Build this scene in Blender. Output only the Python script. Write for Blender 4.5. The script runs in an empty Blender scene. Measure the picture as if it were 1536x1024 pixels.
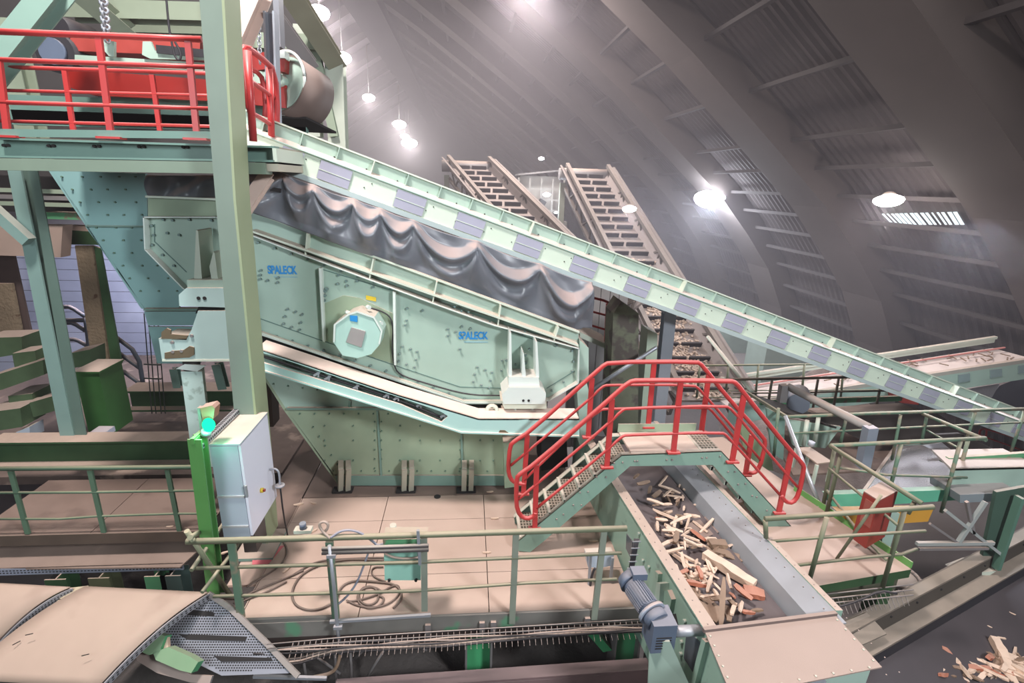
import bpy, bmesh, math, random
from mathutils import Vector, Matrix
random.seed(7)
scn = bpy.context.scene
COL = scn.collection
V = Vector
# ---------------------------------------------------------------- camera model
F, CX, CY, CAMZ = 768.0, 768.0, 512.0, 4.65
def _ray(px, py): return V(((px-CX)/F, -(py-CY)/F, -1.0))
_D, _N = _ray(702, 272), _ray(685, 3000)
ZW = (-_N).normalized()
YW = (_D-ZW*_D.dot(ZW)).normalized()
XW = YW.cross(ZW)
CAM = V((0, 0, CAMZ))
def rdir(px, py):
    r = _ray(px, py); return V((r.dot(XW), r.dot(YW), r.dot(ZW)))
def PY(px, py, y): r = rdir(px, py); return CAM+r*(y/r.y)
def PZ(px, py, z): r = rdir(px, py); return CAM+r*((z-CAMZ)/r.z)
def PX(px, py, x): r = rdir(px, py); return CAM+r*(x/r.x)
def PP(px, py, o, n): r = rdir(px, py); return CAM+r*((V(o)-CAM).dot(n)/r.dot(n))
cd = bpy.data.cameras.new('camera'); cam = bpy.data.objects.new('camera', cd); COL.objects.link(cam)
m3 = Matrix((XW, YW, ZW))      # rows: world axes in camera space -> camera-to-world
cam.matrix_world = Matrix.Translation(CAM) @ m3.to_4x4()
cd.sensor_width = 36; cd.lens = 36*F/1536; cd.clip_start = .05; cd.clip_end = 400
scn.camera = cam
# ---------------------------------------------------------------- materials
MATS = {}
def paint(name, col, dust=0.0, rough=.5, metal=0.0, var=.12, dustcol=(.50, .36, .295), wear=None, bump=0.0, scale=3.0, spec=.4):
    if name in MATS: return MATS[name]
    m = bpy.data.materials.new(name); m.use_nodes = True; MATS[name] = m
    nt = m.node_tree; N = nt.nodes; L = nt.links
    b = N['Principled BSDF']; b.inputs['Roughness'].default_value = rough; b.inputs['Metallic'].default_value = metal
    b.inputs['Specular IOR Level'].default_value = spec
    tc = N.new('ShaderNodeTexCoord')
    no = N.new('ShaderNodeTexNoise'); no.inputs['Scale'].default_value = scale; no.inputs['Detail'].default_value = 6
    L.new(tc.outputs['Object'], no.inputs['Vector'])
    mx = N.new('ShaderNodeMix'); mx.data_type = 'RGBA'
    mx.inputs[6].default_value = (*[c*(1-var) for c in col], 1); mx.inputs[7].default_value = (*[min(1, c*(1+var)) for c in col], 1)
    L.new(no.outputs['Fac'], mx.inputs[0]); out = mx.outputs[2]
    if wear:
        n2 = N.new('ShaderNodeTexNoise'); n2.inputs['Scale'].default_value = wear[1]; n2.inputs['Detail'].default_value = 8
        L.new(tc.outputs['Object'], n2.inputs['Vector'])
        r2 = N.new('ShaderNodeMapRange'); r2.inputs['From Min'].default_value = wear[2]; r2.inputs['From Max'].default_value = wear[2]+.08
        L.new(n2.outputs['Fac'], r2.inputs['Value'])
        m2 = N.new('ShaderNodeMix'); m2.data_type = 'RGBA'; m2.inputs[7].default_value = (*wear[0], 1)
        L.new(r2.outputs[0], m2.inputs[0]); L.new(out, m2.inputs[6]); out = m2.outputs[2]
    if dust > 0:   # settled dust lies on whatever faces up
        g = N.new('ShaderNodeNewGeometry'); s = N.new('ShaderNodeSeparateXYZ'); L.new(g.outputs['Normal'], s.inputs[0])
        r = N.new('ShaderNodeMapRange'); r.inputs['From Min'].default_value = .35; r.inputs['From Max'].default_value = .8
        r.inputs['To Max'].default_value = dust; L.new(s.outputs['Z'], r.inputs['Value'])
        nd = N.new('ShaderNodeTexNoise'); nd.inputs['Scale'].default_value = 9; nd.inputs['Detail'].default_value = 8
        L.new(tc.outputs['Object'], nd.inputs['Vector'])
        dm = N.new('ShaderNodeMix'); dm.data_type = 'RGBA'
        dm.inputs[6].default_value = (*[c*.86 for c in dustcol], 1); dm.inputs[7].default_value = (*[min(1, c*1.1) for c in dustcol], 1)
        L.new(nd.outputs['Fac'], dm.inputs[0])
        m3_ = N.new('ShaderNodeMix'); m3_.data_type = 'RGBA'
        L.new(r.outputs[0], m3_.inputs[0]); L.new(out, m3_.inputs[6]); L.new(dm.outputs[2], m3_.inputs[7]); out = m3_.outputs[2]
        rr = N.new('ShaderNodeMapRange'); rr.inputs['To Min'].default_value = rough; rr.inputs['To Max'].default_value = .9
        L.new(r.outputs[0], rr.inputs['Value']); L.new(rr.outputs[0], b.inputs['Roughness'])
    L.new(out, b.inputs['Base Color'])
    if bump > 0:
        bn = N.new('ShaderNodeBump'); bn.inputs['Strength'].default_value = bump; bn.inputs['Distance'].default_value = .03
        nb = N.new('ShaderNodeTexNoise'); nb.inputs['Scale'].default_value = scale*6; nb.inputs['Detail'].default_value = 8
        L.new(tc.outputs['Object'], nb.inputs['Vector']); L.new(nb.outputs['Fac'], bn.inputs['Height']); L.new(bn.outputs[0], b.inputs['Normal'])
    return m
def glow(name, col, s):
    m = bpy.data.materials.new(name); m.use_nodes = True; nt = m.node_tree
    nt.nodes.remove(nt.nodes['Principled BSDF']); e = nt.nodes.new('ShaderNodeEmission')
    e.inputs[0].default_value = (*col, 1); e.inputs[1].default_value = s
    nt.links.new(e.outputs[0], nt.nodes['Material Output'].inputs[0]); return m
DUST = (.50, .36, .295)
teal = paint('teal_paint', (.36, .485, .415), .9, .45)
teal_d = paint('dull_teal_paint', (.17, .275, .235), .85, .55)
tealc = paint('clean_teal_paint', (.36, .485, .42), .5, .4, var=.06)
chute = paint('chute_teal', (.25, .43, .425), .8, .5, var=.08)
sage = paint('sage_paint', (.29, .365, .26), .9, .55, var=.2)
ggreen = paint('mid_green_paint', (.10, .30, .15), .85, .55, wear=((.20, .15, .11), 5, .56))
dgreen = paint('dark_green_paint', (.035, .085, .035), .9, .6, var=.3)
bgreen = paint('bright_green_paint', (.08, .42, .18), .7, .5, wear=((.14, .12, .11), 4, .6))
cream = paint('pale_primer', (.60, .66, .56), .7, .45, var=.06)
white = paint('white_paint', (.66, .73, .69), .6, .4, var=.05)
lilac = paint('lilac_panel', (.38, .38, .47), .3, .35, var=.08)
lilacc = paint('cabinet_shell', (.42, .48, .56), .9, .35, var=.03, dustcol=(.58, .47, .38))
hoodm = paint('hood_dust', (.33, .245, .21), .2, .85, var=.1, scale=2)
red = paint('red_paint', (.27, .016, .012), .5, .4, var=.15, dustcol=(.62, .30, .27))
redrail = paint('red_rail_paint', (.46, .042, .042), .5, .35, var=.12, dustcol=(.66, .27, .25))
redd = paint('dusty_red_paint', (.36, .05, .04), .85, .6, var=.2)
steel = paint('galvanised_steel', (.40, .43, .48), .35, .4, .5, var=.15)
steeld = paint('dusty_steel', (.24, .22, .22), .8, .6, .2, var=.2)
olive = paint('dusty_olive_rail', (.15, .165, .105), .9, .6, var=.25, dustcol=(.42, .345, .25))
railg = paint('dusty_green_rail', (.11, .19, .13), .8, .55, var=.3, dustcol=(.36, .30, .22), wear=((.24, .21, .15), 5, .50))
deckm = paint('dusty_floor_plate', (.47, .335, .275), .3, .8, var=.12, scale=1.3, bump=.15)
deckd = paint('grimy_floor_plate', (.19, .13, .105), .3, .85, var=.35, scale=1.1, bump=.2, wear=((.12, .08, .065), 1.6, .56), dustcol=(.26, .18, .15))
coverm = paint('dusty_cover_sheet', (.39, .285, .225), .3, .8, var=.1, wear=((.33, .235, .185), 1.5, .62), scale=2)
gratem = paint('dusty_grating', (.36, .33, .27), .5, .6, .2)
belt = paint('rubber_belt', (.095, .074, .074), .35, .6, var=.25, dustcol=(.18, .14, .14), bump=.08)
rubber = paint('black_rubber', (.03, .028, .033), .35, .5, dustcol=(.14, .11, .10))
grime = paint('black_grime', (.055, .048, .044), .5, .95, var=.5, dustcol=(.12, .10, .095), bump=.8, scale=2)
motorm = paint('motor_blue_grey', (.11, .14, .20), .6, .42, var=.12, dustcol=(.30, .27, .28))
concrete = paint('concrete', (.36, .35, .37), .4, .9, var=.2, bump=.3)
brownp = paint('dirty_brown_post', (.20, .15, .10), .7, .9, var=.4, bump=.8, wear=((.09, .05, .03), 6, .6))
bluew = paint('blue_grey_boards', (.33, .35, .45), .2, .8, var=.15)
tarpm = paint('grey_tarpaulin', (.15, .16, .185), .85, .38, var=.25, dustcol=(.42, .31, .28), scale=2, spec=.6)
woodm = paint('fresh_split_wood', (.62, .44, .33), .3, .8, var=.3, scale=8, dustcol=(.76, .60, .50))
woodd = paint('weathered_wood', (.22, .14, .09), .3, .85, var=.45, scale=7, dustcol=(.36, .26, .21))
woodr = paint('reddish_wood', (.42, .14, .08), .3, .8, var=.3, scale=7)
chipm = paint('wood_chips', (.62, .46, .36), .3, .95, var=.5, scale=9, bump=1)
bluep = paint('blue_ink', (.03, .26, .62), 0, .4, var=.02)
yellowp = paint('yellow_sticker', (.75, .55, .05), 0, .4, var=.02)
orangep = paint('orange_paint', (.55, .28, .04), .5, .6)
pinkp = paint('pink_floor_paint', (.62, .10, .14), .2, .7)
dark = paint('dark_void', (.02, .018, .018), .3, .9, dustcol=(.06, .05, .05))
glass = paint('dark_window', (.10, .12, .14), .2, .2)
# ---------------------------------------------------------------- mesh builder
class MB:
    def __init__(s): s.bm = bmesh.new()
    def quad(s, pts):
        vs = [s.bm.verts.new(p) for p in pts]; return s.bm.faces.new(vs)
    def prism(s, pts, ext):
        ext = V(ext); a = [s.bm.verts.new(V(p)) for p in pts]; b = [s.bm.verts.new(V(p)+ext) for p in pts]
        n = len(a); fs = [s.bm.faces.new(a), s.bm.faces.new(b[::-1])]
        for i in range(n): fs.append(s.bm.faces.new((a[i], b[i], b[(i+1) % n], a[(i+1) % n])))
        bmesh.ops.recalc_face_normals(s.bm, faces=fs); return s
    def box(s, lo, hi):
        x0, y0, z0 = lo; x1, y1, z1 = hi
        return s.prism([(x0, y0, z0), (x1, y0, z0), (x1, y1, z0), (x0, y1, z0)], (0, 0, z1-z0))
    def bar(s, p0, p1, w, h, up=(0, 0, 1)):
        p0, p1 = V(p0), V(p1); d = (p1-p0).normalized(); up = V(up)
        if abs(d.dot(up)) > .98: up = V((0, 1, 0))
        r = d.cross(up).normalized(); u = r.cross(d).normalized()
        q = [p0+r*w/2*a+u*h/2*b for a, b in ((-1, -1), (1, -1), (1, 1), (-1, 1))]
        return s.prism(q, p1-p0)
    def ibar(s, p0, p1, w, h, t=.018, up=(0, 0, 1)):
        p0, p1 = V(p0), V(p1); d = (p1-p0).normalized(); up = V(up)
        if abs(d.dot(up)) > .98: up = V((0, 1, 0))
        r = d.cross(up).normalized(); u = r.cross(d).normalized()
        pr = [(-w/2, -h/2), (w/2, -h/2), (w/2, -h/2+t), (t/2, -h/2+t), (t/2, h/2-t), (w/2, h/2-t), (w/2, h/2), (-w/2, h/2), (-w/2, h/2-t), (-t/2, h/2-t), (-t/2, -h/2+t), (-w/2, -h/2+t)]
        return s.prism([p0+r*a+u*b for a, b in pr], p1-p0)
    def cyl(s, p0, p1, r, n=12, r1=None):
        p0, p1 = V(p0), V(p1); r1 = r if r1 is None else r1
        d = (p1-p0).normalized(); up = V((0, 0, 1)) if abs(d.z) < .9 else V((1, 0, 0))
        a = d.cross(up).normalized(); b = d.cross(a)
        A = [s.bm.verts.new(p0+(a*math.cos(t)+b*math.sin(t))*r) for t in [2*math.pi*i/n for i in range(n)]]
        B = [s.bm.verts.new(p1+(a*math.cos(t)+b*math.sin(t))*r1) for t in [2*math.pi*i/n for i in range(n)]]
        fs = [s.bm.faces.new(A[::-1]), s.bm.faces.new(B)]
        for i in range(n):
            f = s.bm.faces.new((A[i], A[(i+1) % n], B[(i+1) % n], B[i])); f.smooth = True; fs.append(f)
        bmesh.ops.recalc_face_normals(s.bm, faces=fs); return s
    def tube(s, pts, r, n=10, smooth=0):
        pts = [V(p) for p in pts]
        if smooth:
            for _ in range(smooth):
                q = [pts[0]]
                for i in range(len(pts)-1):
                    q += [pts[i].lerp(pts[i+1], .25), pts[i].lerp(pts[i+1], .75)]
                pts = q+[pts[-1]]
        rings = []; prev = None
        for i, p in enumerate(pts):
            d = (pts[min(i+1, len(pts)-1)]-pts[max(i-1, 0)])
            if d.length < 1e-6: d = V((1, 0, 0))
            d.normalize()
            if prev is None:
                up = V((0, 0, 1)) if abs(d.z) < .9 else V((1, 0, 0)); a = d.cross(up).normalized()
            else:
                a = (prev-d*prev.dot(d))
                a = a.normalized() if a.length > 1e-6 else d.cross(V((0, 0, 1))).normalized()
            prev = a; b = d.cross(a)
            rings.append([s.bm.verts.new(p+(a*math.cos(t)+b*math.sin(t))*r) for t in [2*math.pi*k/n for k in range(n)]])
        fs = [s.bm.faces.new(rings[0]), s.bm.faces.new(rings[-1][::-1])]
        for A, B in zip(rings, rings[1:]):
            for k in range(n):
                f = s.bm.faces.new((A[k], B[k], B[(k+1) % n], A[(k+1) % n])); f.smooth = True; fs.append(f)
        bmesh.ops.recalc_face_normals(s.bm, faces=fs); return s
    def grid(s, fn, nu, nv, smooth=True, thick=None):
        g = [[s.bm.verts.new(fn(i/nu, j/nv)) for j in range(nv+1)] for i in range(nu+1)]
        for i in range(nu):
            for j in range(nv):
                f = s.bm.faces.new((g[i][j], g[i+1][j], g[i+1][j+1], g[i][j+1])); f.smooth = smooth
        return s
    def build(s, name, mat, parent=None):
        me = bpy.data.meshes.new(name)
        if parent is not None:
            r = parent
            while r.parent: r = r.parent
            off = r.location.copy()
        else:
            lo = V([min(v.co[k] for v in s.bm.verts) for k in range(3)]); hi = V([max(v.co[k] for v in s.bm.verts) for k in range(3)])
            off = V(((lo.x+hi.x)/2, (lo.y+hi.y)/2, lo.z))
        bmesh.ops.translate(s.bm, verts=s.bm.verts, vec=-off)
        s.bm.to_mesh(me); s.bm.free()
        for m in (mat if isinstance(mat, (list, tuple)) else [mat]): me.materials.append(m)
        o = bpy.data.objects.new(name, me); COL.objects.link(o)
        if parent is not None: o.parent = parent
        else: o.location = off
        return o
def thing(name, label, cat, loc, group=None):
    o = bpy.data.objects.new(name, None); COL.objects.link(o); o.location = loc; o.empty_display_size = .1
    o['label'] = label; o['category'] = cat
    if group: o['group'] = group
    return o
def tag(o, label, cat, group=None, kind=None):
    o['label'] = label; o['category'] = cat
    if group: o['group'] = group
    if kind: o['kind'] = kind
    return o
def struct(name, mb, mat, label=None):
    o = mb.build(name, mat); o['kind'] = 'structure'
    if label: o['label'] = label
    return o
def copy_tree(o, parent=None):
    c = o.copy(); COL.objects.link(c); c.parent = parent
    for ch in list(o.children): copy_tree(ch, c)
    return c
def polyY(pts, y, t): # outline in a vertical plane facing the walkway, given real thickness
    return MB().prism([PY(a, b, y) for a, b in pts], (0, t, 0))
def light(name, kind, loc, power, color=(1, 1, 1), size=1, aim=None, spot=None):
    l = bpy.data.lights.new(name, kind); l.energy = power; l.color = color
    if kind == 'AREA': l.shape = 'DISK'; l.size = size
    else: l.shadow_soft_size = size
    if spot: l.spot_size = spot; l.spot_blend = .6
    o = bpy.data.objects.new(name, l); COL.objects.link(o); o.location = loc
    if aim is not None: o.rotation_euler = (V(aim)-V(loc)).to_track_quat('-Z', 'Y').to_euler()
    return o
# ================================================================ the hall
GZ = -4.0
PROF = [(-8, 18.8), (-4, 16.4), (0, 13.7), (4, 10.9), (7, 8.7), (10.4, 5.9), (12.4, 4.2), (13.9, 2.6), (15.3, .9), (16.4, -1.2), (17.2, -4)]
hallm = paint('dusty_roof_sheet', (.066, .053, .052), .5, .85, .2, var=.3, dustcol=(.16, .13, .12), scale=.6)
ribm = paint('dusty_concrete_rib', (.068, .052, .047), .4, .9, var=.2, dustcol=(.11, .085, .075), scale=.8)
struct('floor', MB().box((-42, -8, GZ-.2), (20, 130, GZ)), paint('hall_ground', (.20, .175, .175), .1, .9, var=.3, bump=.5, scale=.7))
def offs(p, d):
    out = []
    for i, q in enumerate(p):
        a = V((*p[max(i-1, 0)], 0)); b = V((*p[min(i+1, len(p)-1)], 0)); t = (b-a).normalized(); n = V((t.y, -t.x, 0))
        if n.y > 0: n = -n
        out.append((q[0]+n.x*d, q[1]+n.y*d))
    return out
shell = offs(PROF, -1.0); inner = offs(PROF, 0)
def roof(side):
    m = MB(); ys = []
    y = -6.0
    while y < 54: ys.append(y); y += .09
    ys += [60+k*5 for k in range(15)]
    g = []
    for i, y in enumerate(ys):
        d = .035*(1 if (i//2) % 2 else -1) if y < 54 else 0
        row = []
        for (x, z) in offs(PROF, -1.0+d):
            xx = x if side > 0 else -16-x
            row.append(m.bm.verts.new((xx, y, z)))
        g.append(row)
    for A, B in zip(g, g[1:]):
        for k in range(len(A)-1): m.bm.faces.new((A[k], B[k], B[k+1], A[k+1]))
    return m
struct('ceiling', roof(1), hallm); struct('wall_left', roof(-1), paint('lit_roof_sheet', (.48, .42, .46), .2, .8, var=.2, scale=.6))  # left slope much paler: lamp light on it is put into the colour
n = 0
for k in range(0, 16):
    y = 2.4+7.5*k
    n += 1
    for side in ((1, -1) if k < 13 else (1,)):
        m = MB(); a = PROF; b = offs(PROF, -.92)
        if side < 0: a = [(-16-x, z) for x, z in a]; b = [(-16-x, z) for x, z in b]
        va = [[m.bm.verts.new((x, y+o, z)) for x, z in q] for o in (0, 2.1) for q in (a, b)]
        for i in range(len(a)-1):
            for (p, q) in ((0, 1), (1, 3), (3, 2), (2, 0)):
                m.bm.faces.new((va[p][i], va[p][i+1], va[q][i+1], va[q][i]))
        bmesh.ops.recalc_face_normals(m.bm, faces=m.bm.faces[:])
        struct('trim_%d' % (n if side > 0 else n+40), m, ribm)
# purlins between the ribs
pm = paint('dusty_purlin', (.045, .036, .035), 0, .9)
q = offs(PROF, -.55)
for i in range(len(q)-1):
    for t in (0, .5):
        if i == 0 and t == 0: continue
        x = q[i][0]*(1-t)+q[i+1][0]*t; z = q[i][1]*(1-t)+q[i+1][1]*t
        struct('trim_%d' % (90+2*i+int(t*2)), MB().bar((x, -6, z), (x, 100, z), .16, .12), pm)
# ridge duct with hangers
struct('trim_89', MB().box((-9.3, -2, 17.0), (-6.7, 126, 17.9)), paint('ridge_duct', (.025, .02, .02), .1, .9))
struct('wall_back', MB().box((-38, 126, GZ), (22, 126.4, 19)), hallm)
# translucent strips in the roof
def roof_hit(px, py, off=-.9):
    r = rdir(px, py); pr = offs(PROF, off)
    for (x0, z0), (x1, z1) in zip(pr, pr[1:]):
        # CAM + k r on segment in xz
        a, b, c, d = r.x, -(x1-x0), r.z, -(z1-z0); det = a*d-b*c
        if abs(det) < 1e-9: continue
        k = (x0*d-b*(z0-CAMZ))/det; t = (a*(z0-CAMZ)-c*x0)/det
        if k > 0 and -1e-3 <= t <= 1.001: return CAM+r*k
    return CAM+r*20
sky = glow('daylight_strip', (.80, .95, 1.0), 1.2)
def strip(name, pts, nbar):
    c = [roof_hit(a, b, -.86) for a, b in pts]
    m = MB(); 
    for i in range(nbar):
        t0, t1 = (i+random.uniform(.0, .3))/nbar, (i+random.uniform(.5, .8))/nbar
        m.prism([c[0].lerp(c[1], t0), c[0].lerp(c[1], t1), c[3].lerp(c[2], t1), c[3].lerp(c[2], t0)], (.01, 0, .01))
    struct(name, m, sky)
strip('window_1', [(1322, 321), (1438, 318), (1449, 337), (1338, 337)], 15)
strip('window_2', [(1077, 325), (1088, 324), (1100, 335), (1088, 337)], 4)
# boarded retaining wall behind the plant
m = MB()
for i in range(26):
    z = -4+i*.3
    m.box((-26, 15.0, z), (-6, 15.3, z+.285))
struct('wall_front', m, bluew)
# pedestals of the arches
for i, (px, py, w) in enumerate(((1180, 532, 1.0), (1106, 500, 1.0), (1060, 470, .9))):
    p = PY(px, py, 21+i*5)
    tag(MB().box((p.x-1.0, p.y, GZ), (p.x+1.0, p.y+1.6, p.z+.9)).build('concrete_pedestal', paint('pale_pedestal', (.34, .42, .38), .6, .8)),
        ['pale green concrete arch footing seen below the incline conveyor', 'pale footing farther back beside the flighted conveyor', 'farthest pale footing, behind the flighted conveyor'][i], 'footing')
# heaps along the right wall
hb = MB()
def heap(cx, cy, rx, ry, h, seed):
    rnd = random.Random(seed); ph = [rnd.uniform(0, 6) for _ in range(6)]
    def fn(u, v):
        a = u*2*math.pi; r = v
        z = h*(1-r)**.9*(1+.12*math.sin(3*a+ph[0])+.08*math.sin(7*a+ph[1]))+.08*math.sin(9*r+ph[2]+a*2)*(1-r)
        return V((cx+rx*r*math.cos(a), cy+ry*r*math.sin(a), GZ+z))
    return fn
p = PZ(1400, 515, GZ)
hm = MB().grid(heap(12.6, 15.8, 3.2, 3.4, 2.6, 3), 48, 14)
tag(hm.build('wood_chip_heap', paint('stored_chips', (.34, .27, .25), 0, .95, var=.4, bump=1, scale=4)), 'pinkish heap of shredded material against the hall wall', 'heap', kind='stuff')
# ---------------------------------------------------------------- lamps
bulb = glow('lamp_glass', (1, .96, .95), 60); bulbb = glow('cool_lamp_glass', (.80, .88, 1), 60)
PS = .12
def lamp(p, r, power, label, cool=False, group=None, rod=None, ell=1.0):
    p = V(p)
    t = thing('high_bay_lamp', label, 'lamp', p, group)
    d = (CAM-p).normalized(); d = V((d.x*.3, d.y*.5, -1)).normalized()
    MB().cyl(p-d*.25*min(1, r*2), p, r*.35, 14, r*.8).build('housing', steeld, t)
    MB().grid(lambda u, v: p+d*(.02+.35*r*math.cos(v*math.pi/2))+(d.orthogonal().normalized()*math.cos(u*2*math.pi)*ell+d.cross(d.orthogonal().normalized())*math.sin(u*2*math.pi))*r*math.sin(v*math.pi/2), 16, 6).build('diffuser', bulbb if cool else bulb, t)
    if rod: MB().cyl(p-d*.3, p-d*.3+V((0, 0, rod)), .03, 6).build('hanger', steeld, t)
    light('lamp_light', 'POINT', p+d*(r*.6+.25), power*PS, (.82, .90, 1) if cool else (1, .93, .90), .25)
    return t
names = ['nearest high bay lamp of the ridge row, beside the steel frame', 'second high bay lamp of the ridge row', 'third high bay lamp of the ridge row', 'fourth high bay lamp of the ridge row, close above the last two', 'last and lowest high bay lamp of the ridge row', 'small lamp just above the last ridge lamp']
for (px, py, y, r, pw), nm in zip(((478, 18, 24, .42, 6500), (513, 86, 31, .48, 7500), (553, 146, 40, .42, 6000), (599, 186, 52, .62, 8000), (614, 214, 60, .85, 9000), (607, 204, 72, .55, 3000)), names):
    lamp(PY(px, py, y), r, pw, nm, rod=3)
p = roof_hit(1065, 298, .3); lamp(p, .72, 5500, 'large blue-white floodlight glowing on the dark roof slope', True, ell=1.4)
p = PY(944, 312, 15); lamp(p, .2, 1200, 'blue-white floodlight beside the flighted conveyor', True)
p = roof_hit(1333, 299, .3); lamp(p, .36, 1100, 'white floodlight above the bright roof strip')
# unseen roof lamps and added fills, set up below, light the plant itself
# ================================================================ far conveyors
def flight_conveyor(bot, top, w, label, nfl, cool=None):
    bot, top = V(bot), V(top); d = (top-bot); L = d.length; d.normalize(); r = V((1, 0, 0)); u = r.cross(d).normalized()
    if u.z < 0: u = -u
    t = thing('flighted_conveyor', label, 'conveyor', bot)
    fr = paint('dusty_truss', (.15, .125, .11), .75, .8, dustcol=(.30, .24, .21))
    MB().prism([bot-r*w/2, bot+r*w/2, bot+r*w/2-u*.08, bot-r*w/2-u*.08], d*L).build('belt', paint('dusty_flight_belt', (.32, .26, .235), .4, .9, var=.3, dustcol=(.28, .22, .20)), t)
    for i in range(nfl):
        c = bot+d*(L*(i+.5)/nfl)
        m = MB()
        for s in (-1, 1): m.prism([c+r*(s*w*.235-w*.2)-u*.0, c+r*(s*w*.235+w*.2), c+r*(s*w*.235+w*.2)+u*.15, c+r*(s*w*.235-w*.2)+u*.15], d*.05)
        m.build('flight', rubber, t)
    for s in (-1, 1):
        m = MB(); o = r*(w/2+.12)*s
        m.bar(bot+o+u*.42, top+o+u*.42, .14, .14, up=u); m.bar(bot+o-u*.55, top+o-u*.55, .12, .12, up=u); m.bar(bot+o-u*.05, top+o-u*.05, .08, .1, up=u)
        k = 12
        for i in range(k):
            a = bot+d*(L*i/k)+o; b = bot+d*(L*(i+1)/k)+o
            m.bar(a-u*.55, b+u*.42 if i % 2 else a+u*.42, .06, .06, up=r); m.bar(a+u*.42 if not i % 2 else a-u*.55, b-u*.55 if not i % 2 else b+u*.42, .06, .06, up=r)
        m.build('side_truss', fr, t)
        MB().prism([bot+r*(w/2)*s, bot+r*(w/2+.1)*s, bot+r*(w/2+.42)*s+u*.38, bot+r*(w/2+.34)*s+u*.38], d*L).build('skirt', paint('dusty_skirt', (.24, .195, .18), .4, .85, dustcol=(.28, .23, .21)), t)
    MB().cyl(top-r*(w/2+.4), top+r*(w/2+.4), 0.24, 16).build('head_drum', steeld, t)
    for s in (-1, 1):
        MB().bar(top+r*(w/2+.2)*s-u*.4, V((top.x+(w/2+.2)*s, top.y, GZ)), .22, .22, up=(1, 0, 0)).build('support_leg', paint('truss_leg', (.26, .27, .22), .5, .8), t)
    ch = MB()
    for i in range(1100):
        c = bot+d*(random.random()*L*.5)+r*random.gauss(0, w*.19)+u*random.uniform(0, .06)
        a = random.random()*3.1; e = (r*math.cos(a)+d*math.sin(a))*random.uniform(.05, .13)
        ch.bar(c, c+e, .05, .03, up=u)
    o = ch.build('carried_chips', chipm, t); o['kind'] = 'stuff'
    return t
flight_conveyor(PY(1062, 600, 11.5), PY(879, 262, 22), 1.45, 'dusty flighted conveyor carrying chips up behind the grey tarpaulin', 22)
flight_conveyor(PY(900, 470, 13.5), PY(703, 250, 23.5), 1.5, 'farther flighted conveyor rising to the haze, left of the lit shed', 18)
# walkway bridge between the two conveyor heads
t = thing('access_bridge', 'narrow railed bridge between the heads of the two flighted conveyors', 'walkway', PY(790, 310, 24))
bm_ = paint('bridge_steel', (.20, .18, .155), .6, .7, dustcol=(.26, .22, .19))
a, b = PY(735, 312, 24), PY(835, 306, 24)
MB().box((a.x, 24, a.z-.25), (b.x, 25.4, a.z)).build('bridge_deck', bm_, t)
for yy in (24, 25.4):
    m = MB()
    for k in range(9):
        x = a.x+(b.x-a.x)*k/8; m.bar((x, yy, a.z), (x, yy, a.z+1.1), .06, .06)
    for h in (.4, .75, 1.1): m.bar((a.x, yy, a.z+h), (b.x, yy, a.z+h), .05, .05)
    m.build('railing', bm_, t)
c = PY(812, 300, 23)
t = thing('drive_shed', 'small lit sheet-metal cabin at the top of the flighted conveyor', 'cabin', c)
cabm = paint('pale_cabin_sheet', (.30, .28, .26), .5, .7)
MB().box((c.x-.9, 23.6, c.z-.6), (c.x+.9, 24.8, c.z+1.0)).build('cabin_wall', cabm, t)
MB().prism([(c.x-1.0, 23.3, c.z+1.0), (c.x+1.0, 23.3, c.z+1.25), (c.x+1.0, 23.3, c.z+1.32), (c.x-1.0, 23.3, c.z+1.07)], (0, 1.8, 0)).build('roof', steeld, t)
m = MB()
for k in range(5): m.bar((c.x-1+k*.5, 23.2, c.z-.9), (c.x-1+k*.5, 23.2, c.z+.9), .06, .06)
for k in range(4): m.bar((c.x-1, 23.2, c.z-.9+k*.45), (c.x+1, 23.2, c.z-.9+k*.45), .05, .05)
m.build('railing', cabm, t)
MB().box((c.x-1.1, 23.0, c.z-1.1), (c.x+1.2, 24.9, c.z-.9)).build('landing', bm_, t)
for s in (-1, 1): MB().bar((c.x+s, 24, c.z-1.0), (c.x+s, 24, GZ), .2, .2).build('support_leg', teal_d, t)
tag(MB().bar(PY(788, 345, 23), PY(815, 300, 23), .3, .3).build('delivery_chute', dark), 'dark slanting chute below the lit cabin', 'chute')
lamp(PY(820, 291, 22.5), .16, 260, 'bright small lamp in front of the sheet-metal cabin', True)
lamp(PY(834, 318, 22.5), .07, 50, 'small blue-white lamp under the sheet-metal cabin', True)
lamp(PY(812, 237, 22.5), .12, 120, 'lamp on an arm above the sheet-metal cabin')
# grey boarded silo wall behind the end of the tarpaulin
t = thing('storage_bin', 'grey boarded bin wall behind the end of the tarpaulin', 'bin', PY(905, 500, 10.2))
for k in range(6):
    a = PY(862+k*14, 420, 10.2); MB().box((a.x, 10.2, -1), (a.x+.178, 10.3, PY(900, 395, 10.2).z)).build('board', paint('grey_boards', (.36, .34, .35), .3, .8), t)
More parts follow.
